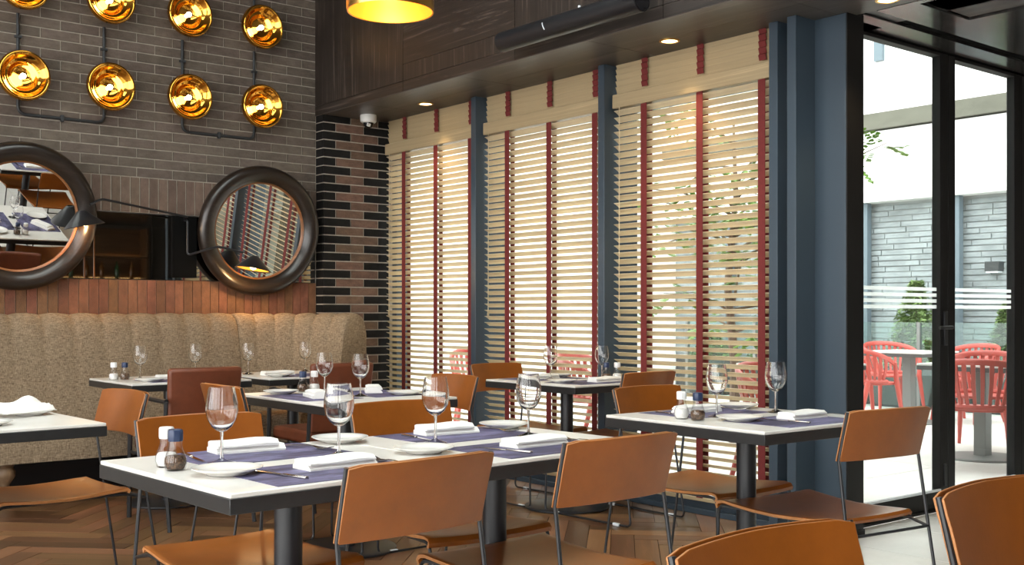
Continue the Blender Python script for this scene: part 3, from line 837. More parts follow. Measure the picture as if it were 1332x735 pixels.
dc = thing('dome_camera', 'small white dome security camera under the soffit by the brick pier', 'camera', (4.51, 7.26, ZS))
G().lathe([(0, 0), (0.062, 0), (0.064, -0.012), (0.062, -0.05), (0.052, -0.06), (0, -0.06)], 28).build('housing', 'white_plastic', dc, smooth=True)
G().lathe([(0.040, -0.058), (0.038, -0.075), (0.026, -0.094), (0, -0.101)], 24).build('dome', 'dark_glass', dc, smooth=True)
G().obox(Matrix.Translation((-0.018, -0.03, -0.078)) @ Matrix.Rotation(R(30), 4, 'X'), 0.02, 0.03, 0.022).build('lens_block', 'white_plastic', dc)

ht = thing('bar_heater', 'black cylindrical bar heater fixed along the dark timber fascia', 'heater', (4.07, 4.50, 2.745))
Mx = Matrix.Rotation(R(90), 4, 'X')
G().lathe([(0.050, -0.57), (0.058, -0.568), (0.059, 0.568), (0.052, 0.57)], 36, Mx).build('body', 'black_metal', ht, smooth=True)
G().lathe([(0, 0.573), (0.030, 0.573), (0.051, 0.572), (0.051, 0.560)], 36, Mx).build('end_cap', 'dark_glass', ht, smooth=True)
G().lathe([(0, -0.573), (0.051, -0.572), (0.051, -0.560)], 36, Mx).build('end_cap', 'dark_glass', ht, smooth=True)
a_ = [(0.0602*math.cos(t), 0.135+0.01*math.sin(3*t), 0.0602*math.sin(t)) for t in [R(160+6*k) for k in range(8)]]
G().tube(a_, 0.0028, 6).build('silver_emblem', 'clear_plastic', ht, smooth=True)
for y in (-0.40, 0.40):
    G().tube([(0.03, y, 0.03), (0.145, y, 0.05)], 0.012).build('bracket', 'black_metal', ht, smooth=True)
for y in (-0.30, -0.10):
    G().lathe([(0, 0.060), (0.008, 0.062), (0.008, 0.072), (0, 0.074)], 10, Matrix.Translation((0, y, 0))).build('stud', 'clear_plastic', ht, smooth=True)

# ================================================================ TABLES
def make_table(w_, d_, label, cx, cy, rz=0.0, bronze=False, group='restaurant tables'):
    t = thing('dining_table', label, 'table', (cx, cy, 0), rz, group)
    box('table_top', (-w_/2+0.002, -d_/2+0.002, 0.738), (w_/2-0.002, d_/2-0.002, 0.750), 'table_top', t, bevel=0.003)
    box('edge_band', (-w_/2, -d_/2, 0.702), (w_/2, d_/2, 0.7385), 'table_edge', t, bevel=0.002)
    G().lathe([(0.0375, 0.015), (0.0375, 0.70), (0, 0.70)], 28).build('column', 'pedestal', t, smooth=True)
    G().lathe([(0, 0.0), (0.245, 0.0), (0.25, 0.004), (0.25, 0.012), (0.235, 0.018), (0.05, 0.022), (0.05, 0.03), (0, 0.03)], 48).build('base', 'pedestal', t, smooth=True, ang=50)
    G().box((-0.16, -0.03, 0.69), (0.16, 0.03, 0.703)).box((-0.03, -0.16, 0.69), (0.03, 0.16, 0.703)).build('top_bracket', 'pedestal', t)
    return t
RT1 = R(2.5)
make_table(0.728, 0.745, 'white-topped pedestal table in the front, left half of the pair pushed together', 1.405, 2.665, RT1)
make_table(0.728, 0.745, 'white-topped pedestal table in the front, right half of the pair pushed together', 1.405+0.73*math.cos(RT1), 2.665+0.73*math.sin(RT1), RT1)
make_table(0.745, 0.79, 'white-topped pedestal table in front of the steel corner column', 3.385, 2.715, R(-1.5))
make_table(0.72, 0.87, 'white-topped pedestal table in the middle, behind the front pair', 2.765, 4.665, 0)
make_table(0.60, 0.80, 'white-topped pedestal table close against the middle window blind', 4.385, 4.85, 0)
make_table(0.73, 0.73, 'white-topped table cut by the left edge of the picture', 1.02, 4.385, R(2))
make_table(0.73, 0.72, 'pedestal table along the banquette, nearer the left mirror', 2.63, 6.50, 0)
make_table(0.70, 0.72, 'pedestal table along the banquette, nearer the brick pier', 3.46, 6.50, 0)

# ================================================================ CHAIRS
def make_chair():
    c = thing('dining_chair', '', 'chair', (0, 0, 0), 0, 'tan leather dining chairs')
    # leather seat sling: widens to the front, dips in the middle, rolls over the front and rear rails
    rows = []
    prof = [(-0.262, 0.430), (-0.268, 0.441), (-0.258, 0.450), (-0.20, 0.447), (-0.12, 0.441), (-0.02, 0.437), (0.08, 0.440), (0.16, 0.446), (0.225, 0.452), (0.252, 0.447), (0.262, 0.433), (0.256, 0.418)]
    for y, z in prof:
        t = (y+0.26)/0.52; hw = 0.212 + (0.238-0.212)*t
        r_ = []
        for u in (-1, -0.97, -0.9, -0.7, -0.4, 0, 0.4, 0.7, 0.9, 0.97, 1):
            r_.append((u*hw, y, z - (0.003 if abs(u) == 1 else 0) - 0.010*(1-u*u)*(1 if abs(y) < 0.24 else 0.3) + 0.004*abs(u)**3))
        rows.append(r_)
    G().sheet(rows, 0.011).build('seat', 'leather', c, smooth=True, bevel=0.003, ang=60, edge_mat='leather_edge')
    # backrest: two leather sheets with the frame rods between, bowed to the rear
    def backsheet(off, hw, name):
        rows = []
        for j in range(7):
            v = j/6.0
            z = 0.656 + 0.172*v
            yb = -0.298 - 0.045*v
            r_ = []
            for k in range(13):
                u = -1 + 2*k/12.0
                ww = hw*(1 + 0.012*v)
                cr = 0.0
                if v > 0.8 and abs(u) > 0.9: cr = 0.006
                r_.append((u*ww, yb - 0.030*(1-u*u) + off, z - cr - 0.003*abs(u)))
            rows.append(r_)
        return G().sheet(rows, 0.006).build(name, 'leather', c, smooth=True, bevel=0.002, ang=60, edge_mat='leather_edge')
    backsheet(0.010, 0.205, 'backrest'); backsheet(-0.006, 0.205, 'backrest_outer')
    for sx in (-1, 1):
        x0, x1 = sx*0.201, sx*0.228
        # rod in the back edge, down the rear leg, along the floor, up the front leg, back under the seat
        path = [(sx*0.206, -0.338, 0.822), (sx*0.203, -0.298, 0.655), (sx*0.208, -0.338, 0.405), (sx*0.215, -0.402, 0.007), (sx*0.232, 0.262, 0.007), (sx*0.229, 0.252, 0.434), (x0, -0.25, 0.428), (sx*0.206, -0.336, 0.405)]
        pts = [Vector(path[0]), Vector(path[1])*0.98 + Vector(path[0])*0.02] + round_path(path[1:], 0.035, 5)[1:]
        fr = G().tube(pts, 0.0058, 8).build('side_frame', 'rod_metal', c, smooth=True)
        for y in (-0.30, 0.17):
            box('glide', (sx*0.222-0.009, y-0.022, 0.0), (sx*0.222+0.009, y+0.022, 0.016), 'clear_plastic', c, bevel=0.003)
    G().tube([(-0.206, -0.338, 0.405), (0.206, -0.338, 0.405)], 0.0055, 8).build('rear_crossbar', 'rod_metal', c, smooth=True)
    G().tube([(-0.225, 0.243, 0.430), (0.225, 0.243, 0.430)], 0.0055, 8).build('front_crossbar', 'rod_metal', c, smooth=True)
    return c
ch = make_chair(); cu = []
CH = 'tan leather sling chair on black rods, '
for x, y, rz, lb in (
    (1.385, 2.375, 4, 'front table, left near seat'),
    (2.055, 2.40, 1, 'front table, right near seat'),
    (1.445, 2.99, 180, 'front table, far seat behind the shakers'),
    (2.215, 3.045, 176, 'front table, right far seat'),
    (3.405, 2.425, -7, 'standing before the corner column'),
    (3.535, 3.045, 180, 'between corner-column table and right blind'),
    (1.325, 4.56, 94, 'sideways at the left-edge table'),
    (2.475, 4.69, -90, 'left end of the middle table'),
    (3.085, 4.67, 88, 'right end of the middle table, facing left'),
    (4.40, 5.20, 181, 'middle-window table, far side'),
    (4.42, 4.555, 1, 'middle-window table, near side'),
    (1.312, 0.675, 180, 'nearest, cut by the bottom edge'),
    (2.035, 0.70, 180, 'cut by the bottom right corner')):
    place(ch, cu, (x, y, 0), R(rz), CH + lb)

def make_armchair():
    c = thing('armchair', '', 'armchair', (0, 0, 0), 0, 'red-brown upholstered armchairs')
    rows = []
    def cushion(w0, w1, y, z0, z1, th, bow, name):
        g = G(); n, k = 12, 8
        front, rear = [], []
        for j in range(k+1):
            v = j/k; z = z0+(z1-z0)*v; hw = (w0+(w1-w0)*v)/2
            front.append([(hw*(-1+2*i/n), y-0.05*v - bow*(1-(-1+2*i/n)**2), z) for i in range(n+1)])
        g.sheet(front, th)
        return g.build(name, 'leather_red', c, smooth=True, bevel=0.018, seg=3, ang=60)
    cushion(0.40, 0.43, -0.20, 0.44, 0.85, 0.055, 0.03, 'backrest')
    G().box((-0.215, -0.20, 0.38), (0.215, 0.25, 0.46)).build('seat', 'leather_red', c, bevel=0.022, seg=3)
    for sx in (-1, 1):
        G().tube(round_path([(sx*0.235, -0.27, 0.68), (sx*0.245, 0.22, 0.69), (sx*0.245, 0.24, 0.0)], 0.05, 5), 0.014).build('arm_and_front_leg', 'black_metal', c, smooth=True)
        G().tube([(sx*0.235, -0.272, 0.68), (sx*0.24, -0.25, 0.40), (sx*0.24, -0.33, 0.0)], 0.012).build('rear_leg', 'black_metal', c, smooth=True)
        G().tube([(sx*0.24, -0.24, 0.37), (sx*0.245, 0.225, 0.37)], 0.009).build('seat_rail', 'black_metal', c, smooth=True)
    G().tube([(-0.24, -0.24, 0.37), (0.24, -0.24, 0.37)], 0.009).build('cross_rail', 'black_metal', c, smooth=True)
    return c
ac = make_armchair(); au = []
place(ac, au, (2.505, 5.93, 0), 0, 'red-brown upholstered armchair at the banquette table under the smoked mirror band')
place(ac, au, (3.36, 5.93, 0), 0, 'red-brown upholstered armchair at the banquette table nearer the brick pier')

# ================================================================ TABLEWARE
ZT = 0.750
def make_wine():
    t = thing('wine_glass', '', 'wine glass', (0, 0, 0), 0, 'stemmed wine glasses')
    G().lathe([(0.0, 0.0), (0.036, 0.0), (0.037, 0.002), (0.020, 0.006), (0.006, 0.013), (0.0, 0.016)], 28).build('foot', 'wine_glass', t, smooth=True, ang=60)
    G().lathe([(0.0055, 0.012), (0.0038, 0.03), (0.0036, 0.07), (0.0055, 0.086)], 12).build('stem', 'wine_glass', t, smooth=True)
    outer = [(0.0, 0.082), (0.012, 0.086), (0.027, 0.098), (0.038, 0.118), (0.0425, 0.138), (0.0418, 0.158), (0.038, 0.180), (0.0335, 0.203)]
    inner = [(0.0330, 0.203), (0.0372, 0.180), (0.0408, 0.158), (0.0413, 0.138), (0.0365, 0.118), (0.0255, 0.100), (0.011, 0.091), (0.0, 0.089)]
    G().lathe(outer+inner, 32).build('bowl', 'wine_glass', t, smooth=True, ang=60)
    return t
def make_shaker(kind):
    t = thing(kind + '_shaker', '', kind + ' shaker', (0, 0, 0), 0, kind + ' shakers')
    G().lathe([(0, 0), (0.022, 0), (0.026, 0.004), (0.0285, 0.018), (0.0275, 0.032), (0.020, 0.050), (0.0165, 0.062), (0.0165, 0.078)], 24).build('bottle', 'shaker_glass', t, smooth=True)
    G().lathe([(0, 0.004), (0.021, 0.004), (0.0265, 0.017), (0.0258, 0.030), (0.022, 0.037), (0, 0.040)], 20).build('filling', 'salt' if kind == 'salt' else 'pepper', t, smooth=True)
    G().lathe([(0.0185, 0.074), (0.0195, 0.078), (0.0195, 0.100), (0.0175, 0.104), (0, 0.105)], 8).build('cap', 'cap_white' if kind == 'salt' else 'cap_navy', t, bevel=0.0015)
    return t
def make_plate():
    o = G().lathe([(0, 0.0), (0.050, 0.0), (0.052, 0.003), (0.070, 0.009), (0.087, 0.016), (0.0875, 0.018), (0.085, 0.0185), (0.068, 0.012), (0.050, 0.0065), (0, 0.006)], 44).build('side_plate', 'porcelain', None, smooth=True, ang=60)
    tag(o, '', 'plate', 'white side plates'); return o
def make_napkin(kind):
    g = G(); L_, W_ = 0.205, 0.085
    rows = []
    rnd = random.Random(3 if kind == 'flat' else 5)
    # folded cloth: a thick doubled slab, its long free edge sliced into leaves, the fold rounded
    def leaf(z0, z1, y0, y1, x0, x1, skew):
        n = 8; top = []; bot = []
        for i in range(n+1):
            u = i/n; x = x0+(x1-x0)*u
            wv = 0.0018*math.sin(u*7+skew) + 0.003*math.sin(PI*u)
            rowt = []; m_ = 6
            for j in range(m_+1):
                v = j/m_; y = y0+(y1-y0)*v
                edge = min(1.0, v/0.16); e2 = min(1.0, (1-v)/0.08)
                hgt = math.sqrt(max(0.0, 1-(1-edge)**2))
                rowt.append((x, y, z0 + (z1-z0)*(0.25+0.75*hgt)*(0.75+0.25*e2) + wv*(1 if z0 > 0.001 else 0.5)))
            top.append(rowt)
            bot.append([(p_[0], p_[1], z0) for p_ in rowt])
        g.grid(top); g.grid([list(r_) for r_ in bot])
        ring_t = top[0] + [r_[-1] for r_ in top[1:]] + list(reversed(top[-1]))[1:] + [r_[0] for r_ in reversed(top[1:-1])]
        ring_b = bot[0] + [r_[-1] for r_ in bot[1:]] + list(reversed(bot[-1]))[1:] + [r_[0] for r_ in reversed(bot[1:-1])]
        g.grid([ring_t, ring_b], closed_u=True)
    h = 0.026 if kind == 'flat' else 0.032
    leaf(0.0, h*0.55, -W_/2, W_/2, -L_/2, L_/2, 0.3)
    leaf(h*0.52, h, -W_/2, W_/2-0.006, -L_/2+0.001, L_/2-0.004 if kind == 'flat' else L_/2-0.02, 2.2)
    o = g.build('folded_napkin', 'linen', None, smooth=True, ang=50)
    tag(o, '', 'napkin', 'folded white napkins'); return o
def make_heap():
    rr = random.Random(9); rows = []
    n = 18
    for j in range(n+1):
        r_ = []
        for i in range(n+1):
            u, v = -1+2*i/n, -1+2*j/n
            q = max(abs(u), abs(v))
            edge = max(0.0, 1-q**4)
            z = 0.004 + edge*(0.030 + 0.010*math.sin(3.1*u+1.7*v+0.5) + 0.009*math.sin(5.3*u-2.2*v) + 0.008*math.sin(7.7*v+2*u))
            wob = 1 + 0.10*math.sin(3*math.atan2(v, u)+1)
            r_.append((0.115*u*wob, 0.085*v*wob, max(0.004, z)))
        rows.append(r_)
    o = G().sheet(rows, 0.003).build('crumpled_napkin', 'linen', None, smooth=True, ang=70)
    tag(o, 'crumpled white napkin heaped on the plate at the left edge', 'napkin'); return o
def make_knife():
    t = thing('table_knife', '', 'knife', (0, 0, 0), 0, 'table knives')
    G().prism([(-0.007, -0.10), (0.007, -0.10), (0.0055, -0.01), (-0.0055, -0.01)], 0.0, 0.006).build('handle', 'cutlery', t, bevel=0.002)
    G().prism([(-0.0055, -0.012), (0.0045, -0.012), (0.008, 0.02), (0.0085, 0.07), (0.003, 0.105), (-0.004, 0.108)], 0.002, 0.0036).build('blade', 'cutlery', t)
    return t
def make_fork():
    t = thing('table_fork', '', 'fork', (0, 0, 0), 0, 'table forks')
    rows = []
    for y, w_, z in ((-0.10, 0.013, 0.002), (-0.06, 0.011, 0.005), (0.0, 0.006, 0.009), (0.03, 0.007, 0.008), (0.045, 0.018, 0.005), (0.055, 0.023, 0.003)):
        rows.append([(-w_/2, y, z+0.002), (w_/2, y, z+0.002)])
    G().sheet(rows, 0.002).build('handle', 'cutlery', t, smooth=True)
    for k in range(4):
        x = -0.0095 + 0.0063*k
        G().tube([(x, 0.053, 0.0045), (x, 0.075, 0.004), (x, 0.10, 0.010)], [0.0022, 0.002, 0.0012], 6).build('tine', 'cutlery', t, smooth=True)
    return t
def make_mat():
    o = G().box((-0.225, -0.155, 0.0), (0.225, 0.155, 0.0012)).build('placemat', 'placemat_print')
    tag(o, '', 'placemat', 'printed blue-violet placemats'); return o
wine, salt, pep, plate, napF, napR, knife, fork, pmat = make_wine(), make_shaker('salt'), make_shaker('pepper'), make_plate(), make_napkin('flat'), make_napkin('rolled'), make_knife(), make_fork(), make_mat()
U = {k: [] for k in ('wine', 'salt', 'pep', 'plate', 'napF', 'napR', 'knife', 'fork', 'mat')}
def put(kind, x, y, rz, label, z=ZT):
    pr = {'wine': wine, 'salt': salt, 'pep': pep, 'plate': plate, 'napF': napF, 'napR': napR, 'knife': knife, 'fork': fork, 'mat': pmat}[kind]
    return place(pr, U[kind], (x, y, z), R(rz), label)
ZM = ZT + 0.0012
# front pair of tables
FL, FR, BLs, BR = 'near left seat of the front tables', 'near right seat of the front tables', 'far left seat of the front tables', 'far right seat of the front tables'
for (x, y, s) in ((1.405, 2.465, FL), (2.125, 2.50, FR), (1.42, 2.875, BLs), (2.145, 2.905, BR)):
    put('mat', x, y, 2.5, 'printed blue-violet placemat laid for the ' + s)
put('wine', 1.259, 2.760, 0, 'wine glass just behind the salt and pepper on the front tables')
put('wine', 1.575, 2.690, 0, 'wine glass second from the left on the front tables')
put('wine', 1.965, 2.775, 0, 'wine glass third from the left on the front tables')
put('wine', 2.305, 2.735, 0, 'wine glass rightmost on the front tables')
put('salt', 1.118, 2.785, 20, 'white-capped salt shaker at the left end of the front tables')
put('pep', 1.112, 2.712, 10, 'navy-capped pepper mill jar at the left end of the front tables')
put('plate', 1.182, 2.560, 0, 'white side plate at the left corner of the front tables', ZM)
put('plate', 1.745, 2.975, 0, 'white side plate between the far seats of the front tables', ZM)
put('plate', 1.80, 2.60, 0, 'white side plate half hidden by the left near chair', ZM)
put('plate', 2.405, 2.985, 0, 'white side plate at the far right corner of the front tables', ZM)
put('napR', 1.425, 2.955, -4, 'folded white napkin behind the leftmost wine glass of the front tables', ZM)
put('napF', 1.46, 2.51, 3, 'folded white napkin on the near left placemat of the front tables', ZM)
put('napR', 2.145, 2.965, -4, 'folded white napkin behind the third wine glass of the front tables', ZM)
put('napF', 2.16, 2.535, 2, 'folded white napkin on the near right placemat of the front tables', ZM)
put('knife', 1.238, 2.90, 172, 'table knife left of the far left napkin on the front tables', ZM)
put('fork', 1.585, 2.90, 200, 'table fork right of the far left napkin on the front tables', ZM)
put('knife', 1.272, 2.455, 12, 'table knife beside the near left plate on the front tables', ZM)
put('fork', 1.60, 2.45, 2, 'table fork on the near left placemat of the front tables', ZM)
put('knife', 1.985, 2.90, 175, 'table knife left of the far right napkin on the front tables', ZM)
put('fork', 2.305, 2.92, 195, 'table fork right of the far right napkin on the front tables', ZM)
put('knife', 2.00, 2.485, 14, 'table knife beside the near right napkin on the front tables', ZM)
put('fork', 2.32, 2.48, 2, 'table fork on the near right placemat of the front tables', ZM)
# corner column table
put('mat', 3.405, 2.505, -1.5, 'printed dark placemat on the near side of the corner-column table')
put('mat', 3.40, 2.93, -1.5, 'printed dark placemat on the far side of the corner-column table')
put('wine', 3.295, 2.785, 0, 'wine glass next to the shakers on the corner-column table')
put('wine', 3.625, 2.760, 0, 'wine glass at the window end of the corner-column table')
put('salt', 3.128, 2.815, 0, 'white-capped salt shaker on the corner-column table')
put('pep', 3.128, 2.735, 0, 'navy-capped pepper jar on the corner-column table')
put('plate', 3.235, 2.625, 0, 'white side plate on the near side of the corner-column table', ZM)
put('plate', 3.665, 2.985, 0, 'white side plate on the far side of the corner-column table', ZM)
put('napF', 3.505, 2.545, 0, 'folded white napkin on the near placemat of the corner-column table', ZM)
put('napF', 3.385, 2.965, 178, 'folded white napkin on the far placemat of the corner-column table', ZM)
put('knife', 3.345, 2.50, 5, 'table knife on the near placemat of the corner-column table', ZM)
put('fork', 3.665, 2.50, 8, 'table fork beside the near napkin of the corner-column table', ZM)
put('fork', 3.535, 2.96, 205, 'table fork beside the far napkin of the corner-column table', ZM)
put('knife', 3.225, 2.95, 172, 'table knife on the far placemat of the corner-column table', ZM)
# middle table (seats left and right)
put('mat', 2.575, 4.66, 90, 'printed placemat on the left side of the middle table')
put('mat', 2.955, 4.66, 90, 'printed placemat on the right side of the middle table')
put('wine', 2.785, 4.555, 0, 'wine glass nearest the near edge of the middle table')
put('wine', 2.745, 4.83, 0, 'wine glass farther back on the middle table')
put('pep', 2.71, 4.985, 0, 'navy-capped pepper jar on the middle table')
put('salt', 2.775, 4.985, 0, 'white-capped salt shaker on the middle table')
put('napR', 2.585, 4.62, 75, 'folded white napkin on the left placemat of the middle table', ZM)
put('napR', 2.985, 4.76, 60, 'folded white napkin on the right placemat of the middle table', ZM)
put('plate', 2.56, 4.93, 0, 'white side plate at the far left corner of the middle table', ZM)
put('plate', 3.0, 4.50, 0, 'white side plate at the right end of the middle table', ZM)
# window table
put('mat', 4.385, 4.64, 0, 'printed placemat on the near side of the middle-window table')
put('mat', 4.385, 5.06, 0, 'printed placemat on the far side of the middle-window table')
put('wine', 4.36, 4.97, 0, 'wine glass at the left on the middle-window table')
put('wine', 4.625, 4.80, 0, 'wine glass beside the shakers on the middle-window table')
put('salt', 4.655, 4.70, 0, 'white-capped salt shaker on the middle-window table')
put('pep', 4.60, 4.735, 0, 'navy-capped pepper jar on the middle-window table')
put('napF', 4.385, 5.07, 0, 'folded white napkin on the far side of the middle-window table', ZM)
put('napF', 4.475, 4.62, 0, 'folded white napkin on the near side of the middle-window table', ZM)
put('plate', 4.215, 4.70, 0, 'white side plate on the near side of the middle-window table', ZM)
put('plate', 4.59, 5.15, 0, 'white side plate on the far side of the middle-window table', ZM)
# left edge table
put('plate', 1.27, 4.54, 0, 'white side plate on the table cut by the left edge')
hp = make_heap(); hp.location = (1.235, 4.53, ZT+0.016); hp.rotation_euler = (0, 0, R(20))
put('plate', 1.03, 4.20, 0, 'white side plate nearest the front of the left-edge table')
# banquette tables
put('mat', 2.63, 6.34, 0, 'placemat on the near side of the left banquette table')
put('mat', 3.46, 6.34, 0, 'placemat on the near side of the right banquette table')
put('wine', 2.47, 6.56, 0, 'wine glass at the left on the left banquette table')
put('wine', 2.86, 6.66, 0, 'wine glass at the right on the left banquette table')
put('wine', 3.22, 6.66, 0, 'wine glass at the left on the right banquette table')
put('wine', 3.67, 6.72, 0, 'wine glass at the right on the right banquette table')
put('salt', 2.325, 6.60, 0, 'white-capped salt shaker on the left banquette table')
put('pep', 2.375, 6.555, 0, 'navy-capped pepper jar on the left banquette table')
put('napF', 2.64, 6.46, 0, 'folded white napkin on the left banquette table', ZM)
put('napF', 3.32, 6.44, 0, 'folded white napkin on the right banquette table', ZM)
put('plate', 2.43, 6.30, 0, 'white side plate on the left banquette table', ZM)
put('plate', 3.24, 6.27, 0, 'white side plate on the right banquette table', ZM)
put('knife', 2.57, 6.31, 5, 'table knife on the left banquette table', ZM)

# ================================================================ TERRACE
tfl = box('floor_terrace', (4.95, 3.47, -0.12), (30.0, 30.0, -0.012), 'paving'); tag(tfl, kind='structure')
for i in range(9):
    for j in range(7):
        box('paving_slab', (5.02+0.9*i, 3.48+0.9*j, -0.012), (5.02+0.9*i+0.894, 3.48+0.9*j+0.894, -0.004), 'paving', tfl)
# slate-coloured brick wall far across the terrace, white building over it
XT = 13.2
tw = box('wall_terrace', (XT+0.01, -2.0, -0.1), (XT+0.4, 30.0, 2.62), 'slate_joint'); tag(tw, kind='structure')
g = G(); rr = random.Random(4)
z = 0.0; r_i = 0
while z < 2.58:
    y = 3.0 - rr.random()*0.3
    while y < 29:
        l_ = rr.choice((0.36, 0.48, 0.6)); dx = rr.uniform(0, 0.018)
        g.box((XT-dx, y, z), (XT+0.05, y+l_-0.012, z+0.060)); y += l_
    z += 0.074
o = g.build('slate_course_field', 'slate_brick', tw); o['kind'] = 'stuff'
up = struct('wall_upper')
box('building_face', (XT-0.25, -6.0, 2.62), (XT+1.0, 30.0, 3.55), 'render_white', up)
box('concrete_band', (XT-0.32, -6.0, 3.57), (XT+1.0, 30.0, 3.78), 'concrete_band', up)
box('building_face', (XT-0.30, -6.0, 3.78), (XT+1.0, 30.0, 7.0), 'render_white', up)
box('drain_pipe', (XT-0.36, 8.08, 4.45), (XT-0.30, 8.2, 7.0), 'post_blue', up)
sw = box('wall_terrace_side', (4.95, 12.0, -0.1), (13.2, 12.3, 5.0), 'render_white'); tag(sw, kind='structure')
for y, lb in ((8.47, 'blue-grey steel post on the terrace wall behind the left door pane'), (7.17, 'blue-grey steel post on the terrace wall behind the right door pane'), (10.8, 'blue-grey steel post on the terrace wall hidden behind the blinds')):
    pz = thing('steel_post', lb, 'post', (XT-0.12, y, 0), 0, 'terrace wall posts')
    box('shaft', (-0.05, -0.05, 0.0), (0.05, 0.05, 2.62), 'post_blue', pz, bevel=0.004)
    box('foot_plate', (-0.09, -0.09, -0.012), (0.09, 0.09, 0.008), 'post_blue', pz)
# wall lantern box on the terrace wall
wl = thing('outdoor_wall_light', 'small dark box light on the slate terrace wall', 'wall light', (XT-0.06, 6.72, 1.66))
box('housing', (-0.08, -0.09, 0.0), (0.07, 0.09, 0.12), 'planter', wl, bevel=0.006)
box('diffuser', (-0.07, -0.075, -0.02), (0.05, 0.075, 0.0), 'clear_plastic', wl)
# glass balustrade screen
bl = thing('glass_screen', 'greenish glass balustrade in front of the shrubs on the terrace', 'glass screen', (11.9, 4.6, -0.012))
for k in range(5):
    box('pane', (0, 0.02+1.2*k, 0.06), (0.012, 1.18+1.2*k, 1.05), 'balustrade_glass', bl)
    box('post', (-0.02, 1.18+1.2*k, 0.0), (0.03, 1.22+1.2*k, 1.05), 'terrace_leg', bl)
# planter boxes with conical shrubs
def leaf_cloud(n, fn, size, rr):
    g = G()
    for _ in range(n):
        p = Vector(fn(rr)); a, b, c = rr.uniform(0, 2*PI), rr.uniform(-0.9, 0.9), rr.uniform(0, 2*PI)
        M = Matrix.Translation(p) @ Matrix.Rotation(a, 4, 'Z') @ Matrix.Rotation(b, 4, 'X') @ Matrix.Rotation(c, 4, 'Z')
        s = size*rr.uniform(0.7, 1.3)
        g.add([M @ Vector((0, -s, 0)), M @ Vector((s*0.42, 0, s*0.1)), M @ Vector((0, s, 0)), M @ Vector((-s*0.42, 0, s*0.1))], [(0, 1, 2, 3)])
    return g
def shrub(x, y, h, rad, lb, seed):
    t = thing('potted_shrub', lb, 'shrub', (x, y, -0.012), 0, 'terrace shrubs')
    box('planter_box', (-0.3, -0.45, 0.0), (0.3, 0.45, 0.5), 'planter', t, bevel=0.01)
    box('soil', (-0.27, -0.42, 0.495), (0.27, 0.42, 0.505), 'soil', t)
    G().tube([(0, 0, 0.5), (0.02, 0.01, 0.5+h*0.7)], [0.02, 0.008], 8).build('stem', 'bark', t, smooth=True)
    rr = random.Random(seed)
    def fn(r_):
        v = r_.random()**1.3; a = r_.uniform(0, 2*PI); q = rad*(1-v*0.85)*(r_.random()**0.4)*(0.85+0.25*math.sin(5*a+seed))
        return (q*math.cos(a), q*math.sin(a), 0.5+h*v)
    o = leaf_cloud(5200, fn, 0.036, rr).build('foliage', 'leaf_dark', t)
shrub(12.45, 7.36, 1.05, 0.50, 'conical green shrub in dark planter behind the left door', 1)
shrub(12.45, 6.2, 0.80, 0.36, 'conical green shrub in dark planter at the right door edge', 2)
for y, s_ in ((8.42, 3), (9.5, 4), (10.6, 5)):
    shrub(12.45, y, 0.35, 0.4, {3: 'low shrub in dark planter left of the conical shrub', 4: 'low shrub in dark planter behind the right blind', 5: 'low shrub in dark planter farthest along the terrace wall'}[s_], s_)
# small tree behind the right-hand blind, one branch reaching past the corner column
tr = thing('terrace_tree', 'slender leafy tree on the terrace behind the right-hand blind', 'tree', (7.75, 6.35, -0.012))
rr = random.Random(11)
G().tube([(0, 0, 0), (0.03, 0.02, 0.7), (-0.03, 0.05, 1.4), (0.02, 0.0, 2.2), (0.05, 0.05, 2.9)], [0.05, 0.042, 0.034, 0.024, 0.01], 8).build('trunk', 'bark', tr, smooth=True)
leafg = G()
def add_branch(p0, p1, nl, ls):
    p0, p1 = Vector(p0), Vector(p1); mid = (p0+p1)/2 + Vector((0, 0, 0.08))
    pts = [p0, (p0+mid)/2+Vector((0, 0, 0.02)), mid, (mid+p1)/2, p1]
    G().tube(pts, [0.014, 0.011, 0.009, 0.006, 0.003], 6).build('branch', 'bark', tr, smooth=True)
    for k in range(nl):
        t = 0.25 + 0.75*k/nl
        q = p0*(1-t)**2 + mid*2*t*(1-t) + p1*t*t
        d = Vector((rr.uniform(-1, 1), rr.uniform(-1, 1), rr.uniform(-0.7, 0.5))).normalized()*rr.uniform(0.16, 0.30)
        e = q + d
        side = d.cross(Vector((0, 0, 1))).normalized()
        for j in range(6):     # pinnate leaflets along a twig
            c = q + d*((j+1.5)/7.5)
            for sgn in (-1, 1):
                ax = (side*sgn + d.normalized()*0.6 + Vector((0, 0, rr.uniform(-0.3, 0.1)))).normalized(); w_ = ax.cross(Vector((0, 0, 1))).normalized()*ls*0.36
                leafg.add([c, c+ax*ls*0.5+w_, c+ax*ls, c+ax*ls*0.5-w_], [(0, 1, 2, 3)])
for k in range(24):
    z0 = rr.uniform(0.9, 2.7); a = rr.uniform(0, 2*PI); L_ = rr.uniform(0.6, 1.15)
    add_branch((0.02, 0.02, z0), (L_*math.cos(a), L_*math.sin(a), z0+rr.uniform(-0.1, 0.5)), 11, 0.075)
add_branch((0.0, 0.0, 1.9), (0.36, -1.30, 2.56), 34, 0.07)
add_branch((0.0, 0.0, 1.7), (0.22, -1.02, 2.05), 12, 0.08)
lf = leafg.build('foliage', 'leaf', tr)

